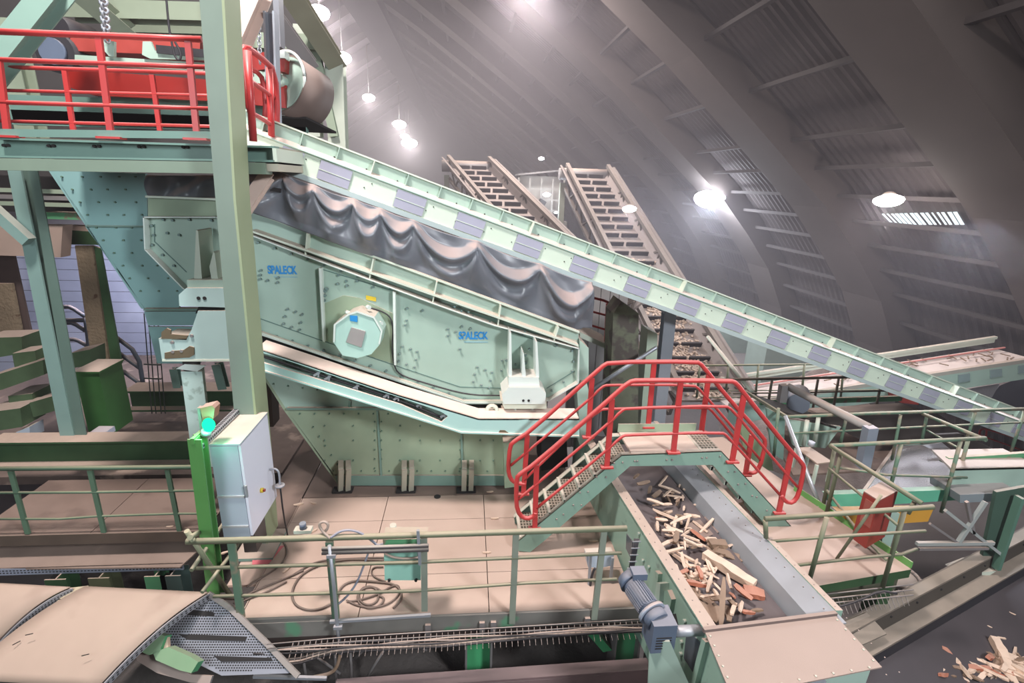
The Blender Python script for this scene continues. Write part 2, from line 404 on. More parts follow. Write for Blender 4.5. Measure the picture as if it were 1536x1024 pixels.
# short red railing on the landing behind the tarpaulin
RAILR = .024
def rails(root, mat, pts, r=RAILR, name='rail', smooth=1):
    return MB().tube(pts, r, 10, smooth).build(name, mat, root)
t = thing('red_railing', 'short red railing on the landing behind the grey tarpaulin', 'railing', PY(905, 520, 9.0))
def S(l, y): return [PY(a, b, y) for a, b in l]
rails(t, redrail, S([(884, 445), (912, 452), (920, 460), (921, 505)], 9.0)); rails(t, redrail, S([(884, 487), (908, 494), (916, 496)], 9.0), .02)
rails(t, redrail, S([(884, 466), (914, 474)], 9.0), .02); MB().bar(PY(909, 512, 9), PY(912, 455, 9), .07, .05).build('post', redrail, t)
rails(t, redrail, S([(921, 457), (936, 463), (940, 472), (936, 482)], 9.0), .03)
rails(t, redrail, S([(924, 460), (924, 490), (918, 497), (914, 490)], 9.0), .03)
MB().prism(S([(870, 498), (920, 521), (920, 528), (870, 506)], 8.9), (0, .9, 0)).build('landing_edge', cream, t)
# dirty columns behind the stair
tag(polyY([(932, 452), (958, 470), (957, 660), (912, 660), (920, 470)], 8.3, .5).build('support_column', paint('stained_green_column', (.16, .17, .12), .5, .9, var=.5, wear=((.10, .085, .075), 3, .5))), 'dirt-streaked green column behind the red stair', 'column')
tag(polyY([(972, 494), (986, 500), (985, 642), (960, 642)], 8.9, .4).build('support_column', paint('pale_green_column', (.50, .60, .48), .6, .6)), 'pale green column just behind the dark grey post', 'column')
o = thing('roller_post', 'dark grey channel post holding up the inclined conveyor', 'post', PY(990, 640, 8.05))
MB().ibar(PY(1005, 455, 8.05), PY(986, 640, 8.05), .2, .16, .02, up=(0, 1, 0)).build('channel', paint('dark_grey_channel', (.20, .22, .25), .6, .5), o)
MB().box(*[tuple(x) for x in (PY(996, 470, 8.0), PY(1016, 455, 8.4))]).build('head_plate', steel, o)
tag(MB().tube([PY(878, 590, 7.7), PY(983, 522, 8.1), PY(985, 521, 8.1)], .035).build('brace_tube', steel), 'grey slanting brace from the red stair to the pale column', 'brace')
# long straight tube leaning behind the stair
tag(MB().cyl(PY(1062, 505, 12), PY(1128, 588, 9.6), .045).build('guard_tube', cream), 'long pale tube along the right flank of the flighted conveyor', 'tube')
# ================================================================ vibrating screen
YS = 7.0
t = scr = thing('vibrating_screen', 'long pale green vibrating screen with SPALECK lettering on its side wall', 'screening machine', PY(600, 600, YS))
side = [(222, 324), (330, 324), (380, 350), (463, 382), (560, 418), (651, 452), (740, 484), (867, 519), (866, 571), (822, 597), (752, 600), (695, 600), (580, 561), (484, 529), (380, 493), (335, 470), (280, 430), (224, 373)]
polyY(side, YS, .05).build('side_wall', teal, t)
polyY(side, YS+1.9, .05).build('side_wall', teal, t)
# flange standing out around the side wall
def rim(m, pts, y0, y1, th=.014, close=True):
    P0 = [PY(a, b, y1) for a, b in pts]
    n = len(P0)
    for i in range(n if close else n-1):
        a, b = P0[i], P0[(i+1) % n]; d = (b-a).normalized(); nn = V((d.z, 0, -d.x))*th
        m.prism([V((a.x, y0, a.z)), V((b.x, y0, b.z)), V((b.x, y1, b.z)), V((a.x, y1, a.z))], nn)
m = MB(); rim(m, side, YS-.11, YS); m.build('edge_flange', white, t)
# lower lip
m = MB()
for a, b in (((380, 494), (580, 562)), ((580, 562), (695, 601)), ((695, 601), (752, 601))):
    m.prism([PY(*a, YS-.1), PY(*b, YS-.1), PY(b[0], b[1]+5, YS-.1), PY(a[0], a[1]+5, YS-.1)], (0, .05, 0))
m.build('lower_lip', cream, t)
polyY([(380, 492), (484, 528), (580, 560), (695, 600), (752, 601), (822, 597), (820, 622), (690, 625), (580, 592), (380, 520)], YS+.03, .02).build('shade_strip', dark, t)  # dark sheet painting the shade under the body, not a machine part
# upper band with gussets
band = [(360, 309), (387, 319), (500, 361), (640, 412), (740, 450), (868, 496), (867, 518), (740, 483), (651, 451), (560, 417), (463, 381), (377, 346), (345, 334)]
polyY(band, YS+.09, .03).build('upper_band', tealc, t)
polyY([(222, 295), (345, 300), (345, 324), (222, 324)], YS+.09, .03).build('upper_band', sage, t)
m = MB()
m.prism([PY(360, 308, YS+.09), PY(868, 495, YS+.09), PY(868, 498, YS+.09), PY(360, 311, YS+.09)], (0, -.06, 0))
m.prism([PY(222, 293, YS+.09), PY(345, 298, YS+.09), PY(345, 301, YS+.09), PY(222, 296, YS+.09)], (0, -.06, 0))
m.prism([PY(376, 345, YS-.1), PY(868, 517, YS-.1), PY(868, 520, YS-.1), PY(376, 348, YS-.1)], (0, .2, 0)); m.build('band_flange', cream, t)
for (a, b) in (((465, 348), (462, 380)), ((562, 385), (556, 416)), ((655, 419), (649, 450)), ((749, 454), (745, 483)), ((834, 485), (827, 508))):
    MB().prism([PY(*a, YS+.09), PY(a[0]+2, a[1]+1, YS+.09), PY(b[0]+2, b[1], YS+.09), PY(*b, YS+.09)], (0, -.16, 0)).build('gusset', cream, t)
m = MB().prism([PY(870, 510, YS), PY(883, 522, YS), PY(883, 566, YS), PY(868, 572, YS)], (0, 1.9, 0)); m.build('discharge_lip', teal, t)
# deck between the walls so it is no shell
MB().prism([PY(224, 330, YS+.05), PY(867, 512, YS+.05), PY(866, 560, YS+.05), PY(224, 372, YS+.05)], (0, 1.85, 0)).build('screen_box', teal_d, t)
# upright ribs and panel edges on the wall
for pts in ([(478, 402), (482, 402), (487, 513), (484, 512)], [(589, 437), (593, 438), (594, 548), (591, 547)]):
    polyY(pts, YS-.09, .09).build('side_rib', white, t)
for l in (([(484, 404), (590, 436)]), [(380, 474), (484, 511), (590, 547), (690, 580), (755, 582)], [(752, 492), (812, 513)], [(820, 582), (862, 556)], [(232, 336), (232, 362), (280, 408)]):
    m = MB()
    for p0, p1 in zip(l, l[1:]): m.bar(PY(*p0, YS), PY(*p1, YS), .012, .012)
    m.build('panel_joint', paint('joint_dark', (.12, .20, .18), 0), t)
polyY([(487, 455), (515, 443), (540, 447), (589, 470), (591, 546), (487, 511)], YS-.012, .012).build('bearing_plate', sage, t)
# exciter cover
ring = [(501, 486), (523, 470), (536, 466), (562, 475), (574, 496), (570, 516), (557, 531), (536, 537), (514, 533), (500, 513)]
polyY(ring, YS-.34, .32).build('exciter_cover', paint('cover_paint', (.42, .62, .56), .8, .4), t)
m = MB(); 
P0 = [PY(a, b, YS-.34) for a, b in ring]; c = sum(P0, V())/len(P0)
for i in (9, 0, 1, 2, 3, 4):
    a, b = P0[i], P0[(i+1) % 10]; m.prism([a, b, c.lerp(b, .93), c.lerp(a, .93)], (0, -.015, 0))
m.build('cover_rim', white, t)
polyY([(527, 491), (548, 497), (542, 521), (519, 513)], YS-.36, .02).build('cover_plate', paint('rating_plate', (.42, .38, .38), .2, .4, .3), t)
polyY([(525, 473), (536, 474), (536, 483), (525, 481)], YS-.352, .012).build('sticker', bluep, t)
polyY([(549, 443), (564, 446), (564, 452), (549, 449)], YS-.01, .01).build('sticker', yellowp, t)
for a in ((520, 468), (569, 484), (551, 460)): MB().cyl(PY(*a, YS-.2), PY(a[0]+3, a[1]+1, YS-.24), .03, 8).build('latch', white, t)
MB().tube([PY(553, 461, YS-.04), PY(572, 466, YS-.05), PY(586, 475, YS-.05), PY(590, 492, YS-.06), PY(588, 520, YS-.05), PY(590, 545, YS-.05), PY(598, 562, YS-.04), PY(640, 575, YS-.03), PY(700, 592, YS-.03), PY(750, 593, YS-.04)], .011, 8, 2).build('sensor_cable', rubber, t)
# bolts
rb = random.Random(4); m = MB(); k = 0
def clus(x, y, pat): return [(x+a, y+b) for a, b in pat]
pat = [(0, 0), (12, 4), (22, 8), (-4, 11), (20, 20), (-6, 22), (6, 27), (18, 31)]
bol = clus(432, 463, pat)+clus(716, 550, pat)+clus(604, 519, pat)+clus(672, 493, [(0, 0), (12, 4), (22, 8), (0, 10), (18, 30)])
bol += [(392, 405), (391, 412), (391, 418), (402, 420), (418, 416), (417, 423), (508, 412), (520, 421), (536, 421), (560, 430), (507, 425), (521, 428), (610, 480), (608, 487), (611, 462), (634, 465), (693, 489), (706, 492), (692, 466), (703, 467), (682, 459), (787, 497), (812, 508), (794, 523), (835, 517), (773, 546), (805, 533), (860, 541), (858, 556), (845, 572), (827, 585), (752, 555), (753, 540), (860, 522), (252, 349), (270, 352), (301, 358), (229, 338), (232, 352), (230, 367), (245, 382), (262, 398), (246, 329), (260, 330), (285, 329), (318, 330), (311, 362), (306, 390)]
for i in range(14): a = i/13; bol.append((392+a*305, 503+a*101-6-10*math.sin(a*3.1)*.4))
for i in range(20): a = i/19; bol.append((388+a*470, 357+a*162+6))
for x, y in bol:
    p = PY(x, y, YS); m.cyl(p, p-V((0, .035, 0)), .017, 6)
m.build('bolt_heads', paint('bolt_steel', (.16, .24, .23), .3, .5), t)['kind'] = 'stuff'
for x, y in ((488, 436), (487, 443), (486, 450), (490, 433), (760, 540), (788, 544), (788, 532)):
    p = PY(x, y, YS-.02); MB().cyl(p, p-V((0, .02, 0)), .026, 12, .022).build('grommet', paint('bolt_steel', (1, 1, 1)), t)
# lettering
def text(s, p, size, mat, parent, name='lettering', rot=(math.pi/2, 0, 0), sx=1.0):
    c = bpy.data.curves.new(name, 'FONT'); c.body = s; c.size = size; c.extrude = .002; c.offset = size*.032
    o = bpy.data.objects.new(name, c); COL.objects.link(o); bpy.context.view_layer.update()
    me = bpy.data.meshes.new_from_object(o.evaluated_get(bpy.context.evaluated_depsgraph_get())); bpy.data.objects.remove(o); me.name = name
    me.materials.clear(); me.materials.append(mat); o = bpy.data.objects.new(name, me); COL.objects.link(o)
    r = parent
    while r.parent: r = r.parent
    o.parent = parent; o.location = V(p)-r.location; o.rotation_euler = rot; o.scale = (sx, 1, 1); return o
for (x, y) in ((402, 410), (688, 508)):
    p = PY(x, y, YS-.006); w = PY(x+44, y, YS).x-p.x
    o = text('SPALECK', p, .15, bluep, t, sx=1.0); bpy.context.view_layer.update()
    o.scale.x = w/max(o.dimensions.x, .01)
    q = PY(x+8, y+4, YS-.006); MB().box((q.x, YS-.006, q.z-.012), (q.x+w*.82, YS-.003, q.z-.004)).build('lettering_line', paint('pale_blue', (.20, .42, .55)), t)
# right hand spring bracket
def fins(lst, y0, y1, mt, tt, nm='bracket_fin'):
    for pts in lst: polyY(pts, y0, y1-y0).build(nm, mt, tt)
fins([[(764, 497), (767, 500), (768, 565), (763, 567)], [(784, 528), (786, 530), (789, 567), (783, 567)], [(803, 511), (806, 513), (809, 566), (804, 567)]], YS-.3, YS, white, t)
polyY([(763, 565), (808, 566), (810, 581), (763, 581)], YS-.34, .34).build('bracket_plate', white, t)
t2 = t
b_ = polyY([(763, 581), (810, 581), (819, 590), (818, 606), (755, 606), (753, 592)], YS-.42, .42).build('spring_housing', white, t)
for x in (785, 793): p = PY(x, 600.5, YS-.42); MB().cyl(p-V((0, .008, 0)), p+V((0, .01, 0)), .018, 12).build('bolt_hole', dark, b_)
polyY([(751, 601), (820, 601), (820, 613), (757, 613)], YS-.36, .36).build('bracket_foot', cream, t)
for x in (773, 799): MB().cyl(PY(x, 612, YS-.28), PY(x, 629, YS-.28), .02, 10).build('spring_bolt', white, t)
# left hand spring bracket
fins([[(294, 345), (297, 346), (303, 418), (291, 418)], [(320, 377), (322, 380), (327, 418), (317, 418), (314, 400)]], YS-.4, YS-.05, cream, t)
polyY([(280, 420), (335, 420), (335, 431), (281, 431)], YS-.5, .5).build('bracket_plate', tealc, t)
b_ = polyY([(279, 432), (336, 432), (338, 461), (269, 459), (268, 442)], YS-.55, .55).build('spring_housing', paint('bracket_grey_green', (.42, .56, .54), .8, .4), t)
for x in (298, 307): p = PY(x, 447, YS-.55); MB().cyl(p-V((0, .008, 0)), p+V((0, .01, 0)), .022, 12).build('bolt_hole', dark, b_)
# ---- pedestal below the left bracket
t = thing('support_bracket', 'pale steel bracket with two slotted holes under the left end of the screen', 'bracket', PY(290, 541, 6.5))
brm = paint('bracket_grey_green', (1, 1, 1))
polyY([(297, 466), (338, 466), (345, 541), (243, 541), (238, 507), (280, 508), (287, 495)], 6.45, .04).build('front_plate', brm, t)
polyY([(297, 466), (338, 466), (345, 541), (243, 541), (238, 507), (280, 508), (287, 495)], 6.85, .04).build('back_plate', brm, t)
MB().prism([PY(238, 507, 6.45), PY(280, 508, 6.45), PY(280, 510, 6.45), PY(238, 509, 6.45)], (0, .44, 0)).build('top_flange', cream, t)
MB().prism([PY(243, 539, 6.44), PY(345, 539, 6.44), PY(345, 542, 6.44), PY(243, 542, 6.44)], (0, .44, 0)).build('bottom_flange', cream, t)
slot = paint('slot_shadow_rust', (.13, .10, .06), .5, .8)
polyY([(247, 529), (262, 526), (275, 525), (284, 519), (291, 521), (291, 532), (284, 536), (247, 538)], 6.435, .02).build('slot', slot, t)
polyY([(242, 498), (250, 492), (256, 495), (256, 501), (282, 503), (279, 508), (242, 508)], 6.435, .02).build('slot', slot, t)
for x, y in ((288, 503), (259, 513), (260, 527), (273, 526)): p = PY(x, y, 6.45); MB().cyl(p, p-V((0, .02, 0)), .02, 8).build('bolt', steeld, t)
polyY([(297, 461), (325, 463), (322, 472), (293, 470)], 6.6, .3).build('spring_gap', dark, t)
t = thing('support_post', 'short pale post with a black rubber buffer under the slotted bracket', 'post', PY(298, 655, 6.6))
MB().cyl(PY(288, 553, 6.6), PY(287, 541, 6.6), .1, 20).build('rubber_buffer', rubber, t)
polyY([(264, 553), (296, 557), (309, 548), (277, 546)], 6.5, .02).build('cap_plate', white, t)
pst = paint('post_pale_paint', (.46, .60, .56), .7, .5, wear=((.32, .42, .38), 8, .55))
polyY([(271, 557), (303, 557), (320, 700), (290, 700)], 6.5, .025).build('flange', pst, t)
polyY([(289, 557), (291, 557), (307, 700), (304, 700)], 6.52, .26).build('web', pst, t)
polyY([(271, 557), (303, 557), (320, 700), (290, 700)], 6.78, .025).build('flange', pst, t)
# ---- support beam
YB0 = 6.42; YB1 = PZ(600, 578, PY(600, 593, YB0).z).y
t = thing('support_beam', 'long bent pale green beam with a pink dusty top under the screen', 'beam', PY(600, 640, YB0))
top = [(384, 522), (600, 593), (718, 628), (869, 628)]; bot = [(869, 654), (692, 648), (600, 619), (384, 552)]
beamm = paint('beam_paint', (.42, .64, .60), .95, .4, var=.05, dustcol=(.78, .58, .50))
st = [(404, 530), (600, 594), (661, 614)]; sb = [(672, 624), (666, 634), (600, 604), (385, 540)]
# face with a long slot in it
m = MB()
for pl in ([(384, 522), (600, 593), (600, 596), (404, 532), (384, 527)], [(600, 593), (718, 628), (661, 617), (600, 596)], [(385, 541), (600, 606), (600, 619), (384, 552)], [(600, 606), (662, 633), (692, 648), (600, 619)], [(661, 617), (718, 628), (869, 628), (869, 654), (692, 648), (662, 633), (672, 624)]):
    m.prism([PY(a, b, YB0) for a, b in pl], (0, .03, 0))
m.build('face_plate', beamm, t)
polyY([(384, 522), (600, 593), (718, 628), (692, 648), (600, 619), (384, 552)], YB0+.14, .03).build('recess_back', tealc, t)
m = MB()
for a, b in zip(top, top[1:]): m.prism([PY(*a, YB0), PY(*b, YB0), PY(b[0], b[1]+2, YB0), PY(a[0], a[1]+2, YB0)], (0, YB1-YB0, 0))
m.build('top_plate', beamm, t)
m = MB(); bb = bot[::-1]
for a, b in zip(bb, bb[1:]): m.prism([PY(*a, YB0-.03), PY(*b, YB0-.03), PY(b[0], b[1]+2, YB0-.03), PY(a[0], a[1]+2, YB0-.03)], (0, YB1-YB0, 0))
m.build('bottom_plate', beamm, t)
polyY([(384, 522), (600, 593), (718, 628), (869, 628), (869, 654), (692, 648), (600, 619), (384, 552)], YB1-.03, .03).build('rear_plate', teal_d, t)
MB().tube([PY(387, 532, YB0+.08), PY(480, 562, YB0+.1), PY(600, 600, YB0+.08), PY(662, 626, YB0+.1)], .018, 8, 1).build('cable', rubber, t)
for x, y in ((475, 560), (491, 566), (533, 580), (580, 592), (595, 596), (629, 606), (665, 622)):
    m = MB(); p = PY(x, y, YB0+.06); m.bar(p-V((.04, 0, .03)), p+V((.05, 0, .03)), .03, .03); m.bar(p+V((.03, 0, .05)), p+V((.02, 0, -.05)), .02, .02); m.build('pipe_clip', steel, t)
o = MB().tube([PY(731, 620, 6.7), PY(731, 611, 6.7), PY(738, 607, 6.7), PY(745, 611, 6.7), PY(745, 620, 6.7)], .03, 8, 1).build('lifting_eye', cream, t)
polyY([(752, 612), (822, 614), (822, 629), (752, 629)], YB0+.35, .1).build('base_block', paint('dusty_brown', (.25, .2, .15), .5), t)
polyY([(747, 650), (750, 645), (757, 645), (763, 649), (757, 650)], YB0-.004, .006).build('oil_stain', slot, t)
# end stand
tag(polyY([(866, 590), (873, 573), (880, 573), (886, 600), (882, 665), (872, 672)], 6.9, .3).build('end_stand', teal), 'narrow teal upright at the right end of the bent beam', 'upright')
# ---- hopper below
t = thing('discharge_hopper', 'riveted green hopper standing on the floor plates under the screen', 'hopper', PY(640, 728, 7.15))
YH = 7.15
polyY([(384, 540), (700, 600), (760, 610), (760, 614), (430, 614), (398, 565)], YH, .03).build('upper_panel', tealc, t)
for pl in ([(430, 615), (566, 615), (572, 713), (500, 713)], [(567, 615), (692, 620), (694, 713), (573, 713)], [(693, 620), (762, 615), (760, 713), (695, 713)]):
    polyY(pl, YH, .03).build('wall_panel', sage, t)
MB().prism([PY(398, 565, YH), PY(430, 614, YH), PY(512, 727, YH), PY(507, 727, YH), PY(425, 614, YH), PY(394, 565, YH)], (0, 2.2, 0)).build('end_panel', sage, t)
MB().prism([PY(430, 612, YH-.06), PY(602, 612, YH-.06), PY(602, 615, YH-.06), PY(430, 615, YH-.06)], (0, .07, 0)).build('ledge', teal_d, t)
MB().prism([PY(502, 713, YH-.03), PY(760, 713, YH-.03), PY(760, 728, YH-.03), PY(508, 728, YH-.03)], (0, .12, 0)).build('base_channel', teal_d, t)
m = MB()
for (x0, y0, x1, y1) in ((566, 615, 572, 713), (692, 650, 694, 713), (525, 600, 524, 613)): m.bar(PY(x0, y0, YH-.01), PY(x1, y1, YH-.01), .03, .03)
m.build('seam_strip', teal_d, t)
m = MB()
for (x, y) in [(450+i*22, 620) for i in range(12)]+[(500+i*21, 706) for i in range(12)]+[(562+j, 632+i*14) for j in (0, 10) for i in range(6)]+[(690, 660+i*14) for i in range(4)]+[(470+i*9, 640+i*14) for i in range(5)]+[(x, y) for x in (487, 530, 600, 630, 660, 720, 740) for y in (638, 660, 690)]+[(410+i*22, 575+i*3) for i in range(9)]:
    p = PY(x, y, YH); m.cyl(p, p-V((0, .02, 0)), .013, 6)
m.build('rivets', paint('rivet', (.12, .2, .15)), t)['kind'] = 'stuff'
for x in (517, 612, 702):
    m = MB(); a, b, c = PY(x, 692, YH-.02), PY(x, 703, YH-.2), PZ(x-1, 735, .02)
    s = V((.05, 0, 0))
    for q0, q1 in ((a, b), (b, V((c.x, c.y, .02)))):
        for dx in (-.055, .055): m.bar(q0+V((dx, 0, 0)), q1+V((dx, 0, 0)), .075, .06)
    m.build('foot_strap', paint('strap_steel', (.40, .40, .33), .6, .5, .2), t)
    MB().box((c.x-.17, c.y-.06, 0), (c.x+.13, c.y+.1, .025)).build('foot_plate', dark, t)
t = thing('green_box', 'small green steel box between the hopper and the red stair', 'box', PY(772, 730, 6.9))
polyY([(755, 664), (786, 660), (788, 728), (757, 732)], 6.9, .35).build('body', sage, t)
polyY([(812, 662), (850, 658), (852, 700), (812, 706)], 7.3, .6).build('dark_opening', dark, t)
# ================================================================ inclined conveyor
O_ = PY(615.6, 302, 7.2); dv = V((.9411529, .0930265, -.3249265)).normalized()
nv = dv.cross(V((0, 0, 1))).normalized()      # towards the camera
if nv.y > 0: nv = -nv
uv = nv.cross(dv).normalized(); uv = uv if uv.z > 0 else -uv
def LP(px, py, off=0.0): return PP(px, py, O_+nv*off, nv)
def local(p): q = p-O_; return q.dot(dv), q.dot(uv)
def CP(s, u, off=0.0): return O_+dv*s+uv*u+nv*off
t = thing('inclined_conveyor', 'long inclined conveyor with chequered teal and lilac side panels', 'conveyor', PY(900, 400, 7.3))
s0 = local(LP(352, 200))[0]; s1 = local(LP(1560, 655))[0]+1.2
uT, uB, uR = .12, -.15, -.215
tw = .16     # ledge width
# side frame
sfm = paint('conveyor_side_paint', (.62, .72, .60), .6, .4, var=.05)
MB().prism([CP(s0, uB), CP(s1, uB), CP(s1, uT), CP(s0, uT)], -nv*.03).build('side_frame', sfm, t)
MB().prism([CP(s0, uR, .03), CP(s1, uR, .03), CP(s1, uB, .03), CP(s0, uB, .03)], -nv*.12).build('bottom_rail', paint('rail_grey_green', (.42, .50, .50), .6, .4), t)
MB().prism([CP(s0, uT, .03), CP(s1, uT, .03), CP(s1, uT+.05, -tw-.01), CP(s0, uT+.05, -tw-.01)], uv*.012).build('ledge', paint('ledge_paint', (.45, .62, .55), .97, .4, dustcol=(.64, .52, .46)), t)
us = .325
MB().prism([CP(s0, uT, -tw), CP(s1, uT, -tw), CP(s1, us, -tw), CP(s0, us, -tw)], -nv*.02).build('skirt', teal, t)
MB().prism([CP(s0, us, -tw+.03), CP(s1, us, -tw+.03), CP(s1, us+.02, -tw+.03), CP(s0, us+.02, -tw+.03)], -nv*.08).build('skirt_edge', cream, t)
W = 1.5
MB().prism([CP(s0, uT, -tw-W), CP(s1, uT, -tw-W), CP(s1, us, -tw-W), CP(s0, us, -tw-W)], -nv*.02).build('far_skirt', teal, t)
MB().prism([CP(s0, uB+.05, -.2), CP(s1, uB+.05, -.2), CP(s1, uB+.05, -tw-W+.05), CP(s0, uB+.05, -tw-W+.05)], uv*.05).build('belt', belt, t)
MB().prism([CP(s0, uR, -tw-W), CP(s1, uR, -tw-W), CP(s1, uT, -tw-W), CP(s0, uT, -tw-W)], -nv*.05).build('far_frame', teal_d, t)
k = 0
for cx_ in (455, 502, 560):
    pass
s_ = s0+.25
while s_ < s1:
    big = (k % 5 == 3)
    MB().prism([CP(s_, uT+.02, -tw), CP(s_+.012, uT+.02, -tw), CP(s_+.012, us, -tw), CP(s_, us, -tw)], nv*(.12 if big else .05)).build('stiffener', cream if big else tealc, t)
    s_ += .62 if s_ > 3 else .46; k += 1
pos = [(438, 238), (502, 263), (615.6, 302), (706, 333), (794, 364), (877, 396), (958, 425), (1033, 453), (1103, 480), (1169, 504), (1231, 527), (1288, 549), (1344, 572), (1395, 590), (1446, 607), (1493, 627), (1530, 642)]
for i, (x, y) in enumerate(pos):
    s = local(LP(x, y))[0]; h = .20 if i != 0 else .13
    MB().prism([CP(s-h, uB+.015, .012), CP(s+h, uB+.015, .012), CP(s+h, uT-.02, .012), CP(s-h, uT-.02, .012)], nv*.006).build('cover_panel', lilac, t)
    MB().prism([CP(s-h, (uB+uT)/2-.004, .02), CP(s+h, (uB+uT)/2-.004, .02), CP(s+h, (uB+uT)/2+.004, .02), CP(s-h, (uB+uT)/2+.004, .02)], nv*.004).build('panel_line', sfm, t)
m = MB()
for i in range(int((s1-s0)/.42)):
    s = s0+.3+i*.42
    for du in (.05, .13): p = CP(s+du, uB+.06+du, .0); m.cyl(p, p+nv*.008, .008, 6)
    p = CP(s, uT+.07, -tw); m.cyl(p, p+nv*.012, .009, 6)
m.build('bolt_heads', dark, t)['kind'] = 'stuff'
for x0, y0, x1, y1 in ((1017, 462, 1010, 490),):
    pass
# ---- tarpaulin
tp = [(418, 268), (470, 285), (531, 297), (570, 312), (620, 326), (632, 331), (718, 357), (808, 392), (886, 418)]
bt = [(345, 305), (387, 320), (500, 361), (640, 412), (740, 450), (866, 496)]
def lerp_line(l, x):
    for (x0, y0), (x1, y1) in zip(l, l[1:]):
        if x <= x1 or (x1, y1) == l[-1]:
            a = (x-x0)/(x1-x0); return y0+(y1-y0)*a
    return l[-1][1]
clips = [352, 428, 473, 531, 572, 620, 715, 808, 886]
rt = random.Random(3)
amps = [rt.uniform(.8, 1.2) for _ in clips]
tops = [(352, 246), (428, 258), (886, 418)]
ttop = [(352, 230), (428, 259), (500, 286), (534, 297), (620, 328), (718, 360), (808, 393), (886, 421)]
def tarpf(u, v):
    x = 352+(886-352)*u
    i = max(j for j in range(len(clips)-1) if clips[j] <= x+1e-6); a = (x-clips[i])/(clips[i+1]-clips[i])
    wdt = (clips[i+1]-clips[i])/90.0
    sag = 4*a*(1-a)
    yt = lerp_line(ttop, x)+1+sag*4*wdt
    yb = 307+(x-352)*(498-307)/(866-352) if x < 870 else 490
    yb = min(yb, 492) if x > 860 else yb
    y = yt+(yb-yt)*v
    # swags hanging between the clips
    d = 0
    c1 = .05+.46*min(1.1, wdt)*sag**.9*amps[i]
    w1 = .07+.05*sag
    prof = math.exp(-((v-c1)/(w1*.8))**2) if v > c1 else max(0, 1-(c1-v)/(w1*1.7))
    d += .15*amps[i]*min(1, wdt+.2)*prof*sag**.5
    c2 = c1+.20+.12*sag
    d += .05*amps[i]*math.exp(-((v-c2)/.10)**2)*sag
    for j, c in enumerate(clips):
        xx = x-(c+(26 if j % 2 else -16)*v); d += .13*amps[j]*math.exp(-abs(xx/(6+16*v))**1.1)*(.35+.65*math.sin(min(1, v*1.2)*math.pi))
        xx = x-(c+(-30 if j % 2 else 34)*v-8); d += .07*amps[j]*math.exp(-abs(xx/(5+12*v))**1.2)*v
    d += .05*math.sin(x*.062+v*2.1+math.sin(x*.021)*2)*v+.02*math.sin(x*.11-v*4)
    d *= min(1, v*7+.15)*min(1, (1-v)*4+.25)
    p = PP(x, y, O_-nv*(-.02), nv); return p+nv*(.06+d)
m = MB().grid(tarpf, 260, 44)
tp_o = m.build('grey_tarpaulin', tarpm)
md = tp_o.modifiers.new('thick', 'SOLIDIFY'); md.thickness = .006
tag(tp_o, 'rumpled grey tarpaulin hanging between the inclined conveyor and the screen', 'tarpaulin')
tp2 = MB().grid(lambda u, v: PY(220+(352-220)*u, 263+(296-263)*v, YS+.3)+V((0, -.05*math.sin(u*9+v*4)-.03*math.sin(u*23), 0)), 60, 12).build('grey_tarpaulin', tarpm)
md = tp2.modifiers.new('thick', 'SOLIDIFY'); md.thickness = .006
tag(tp2, 'short piece of grey tarpaulin under the upper walkway, beside the feed chute', 'tarpaulin')
# ================================================================ left side, upper walkway
# feed chute
t = thing('feed_chute', 'tapering blue-green riveted feed chute left of the screen', 'chute', PY(240, 560, 7.5))
YC = 7.45
polyY([(78, 256), (218, 260), (222, 340), (128, 338)], YC, .04).build('upper_plate', chute, t)
polyY([(128, 340), (222, 341), (222, 373), (280, 430), (268, 462), (217, 462)], YC, .04).build('lower_plate', chute, t)
MB().prism([PY(78, 256, YC), PY(217, 463, YC), PY(212, 463, YC), PY(73, 256, YC)], (0, 1.8, 0)).build('end_plate', chute, t)
polyY([(216, 467), (300, 467), (300, 488), (222, 488)], YC, .04).build('outlet_band', chute, t)
polyY([(222, 490), (300, 490), (300, 545), (236, 545)], YC+.1, .04).build('outlet_band', chute, t)
MB().prism([PY(215, 463, YC-.08), PY(300, 463, YC-.08), PY(300, 466, YC-.08), PY(215, 466, YC-.08)], (0, .12, 0)).build('outlet_flange', teal_d, t)
MB().prism([PY(128, 338, YC-.04), PY(222, 339, YC-.04), PY(222, 341, YC-.04), PY(128, 340, YC-.04)], (0, .05, 0)).build('joint_flange', teal_d, t)
m = MB()
for i in range(60):
    a = random.random(); y = 265+i%10*19; xl = 82+(y-256)*.67
    if y > 450: continue
    x = xl+6+(i//10)*28+random.uniform(-3, 3)
    if x > 215+max(0, (y-373))*.9: continue
    p = PY(x, y, YC); m.cyl(p, p-V((0, .02, 0)), .013, 6)
m.build('rivets', paint('rivet', (1, 1, 1)), t)['kind'] = 'stuff'
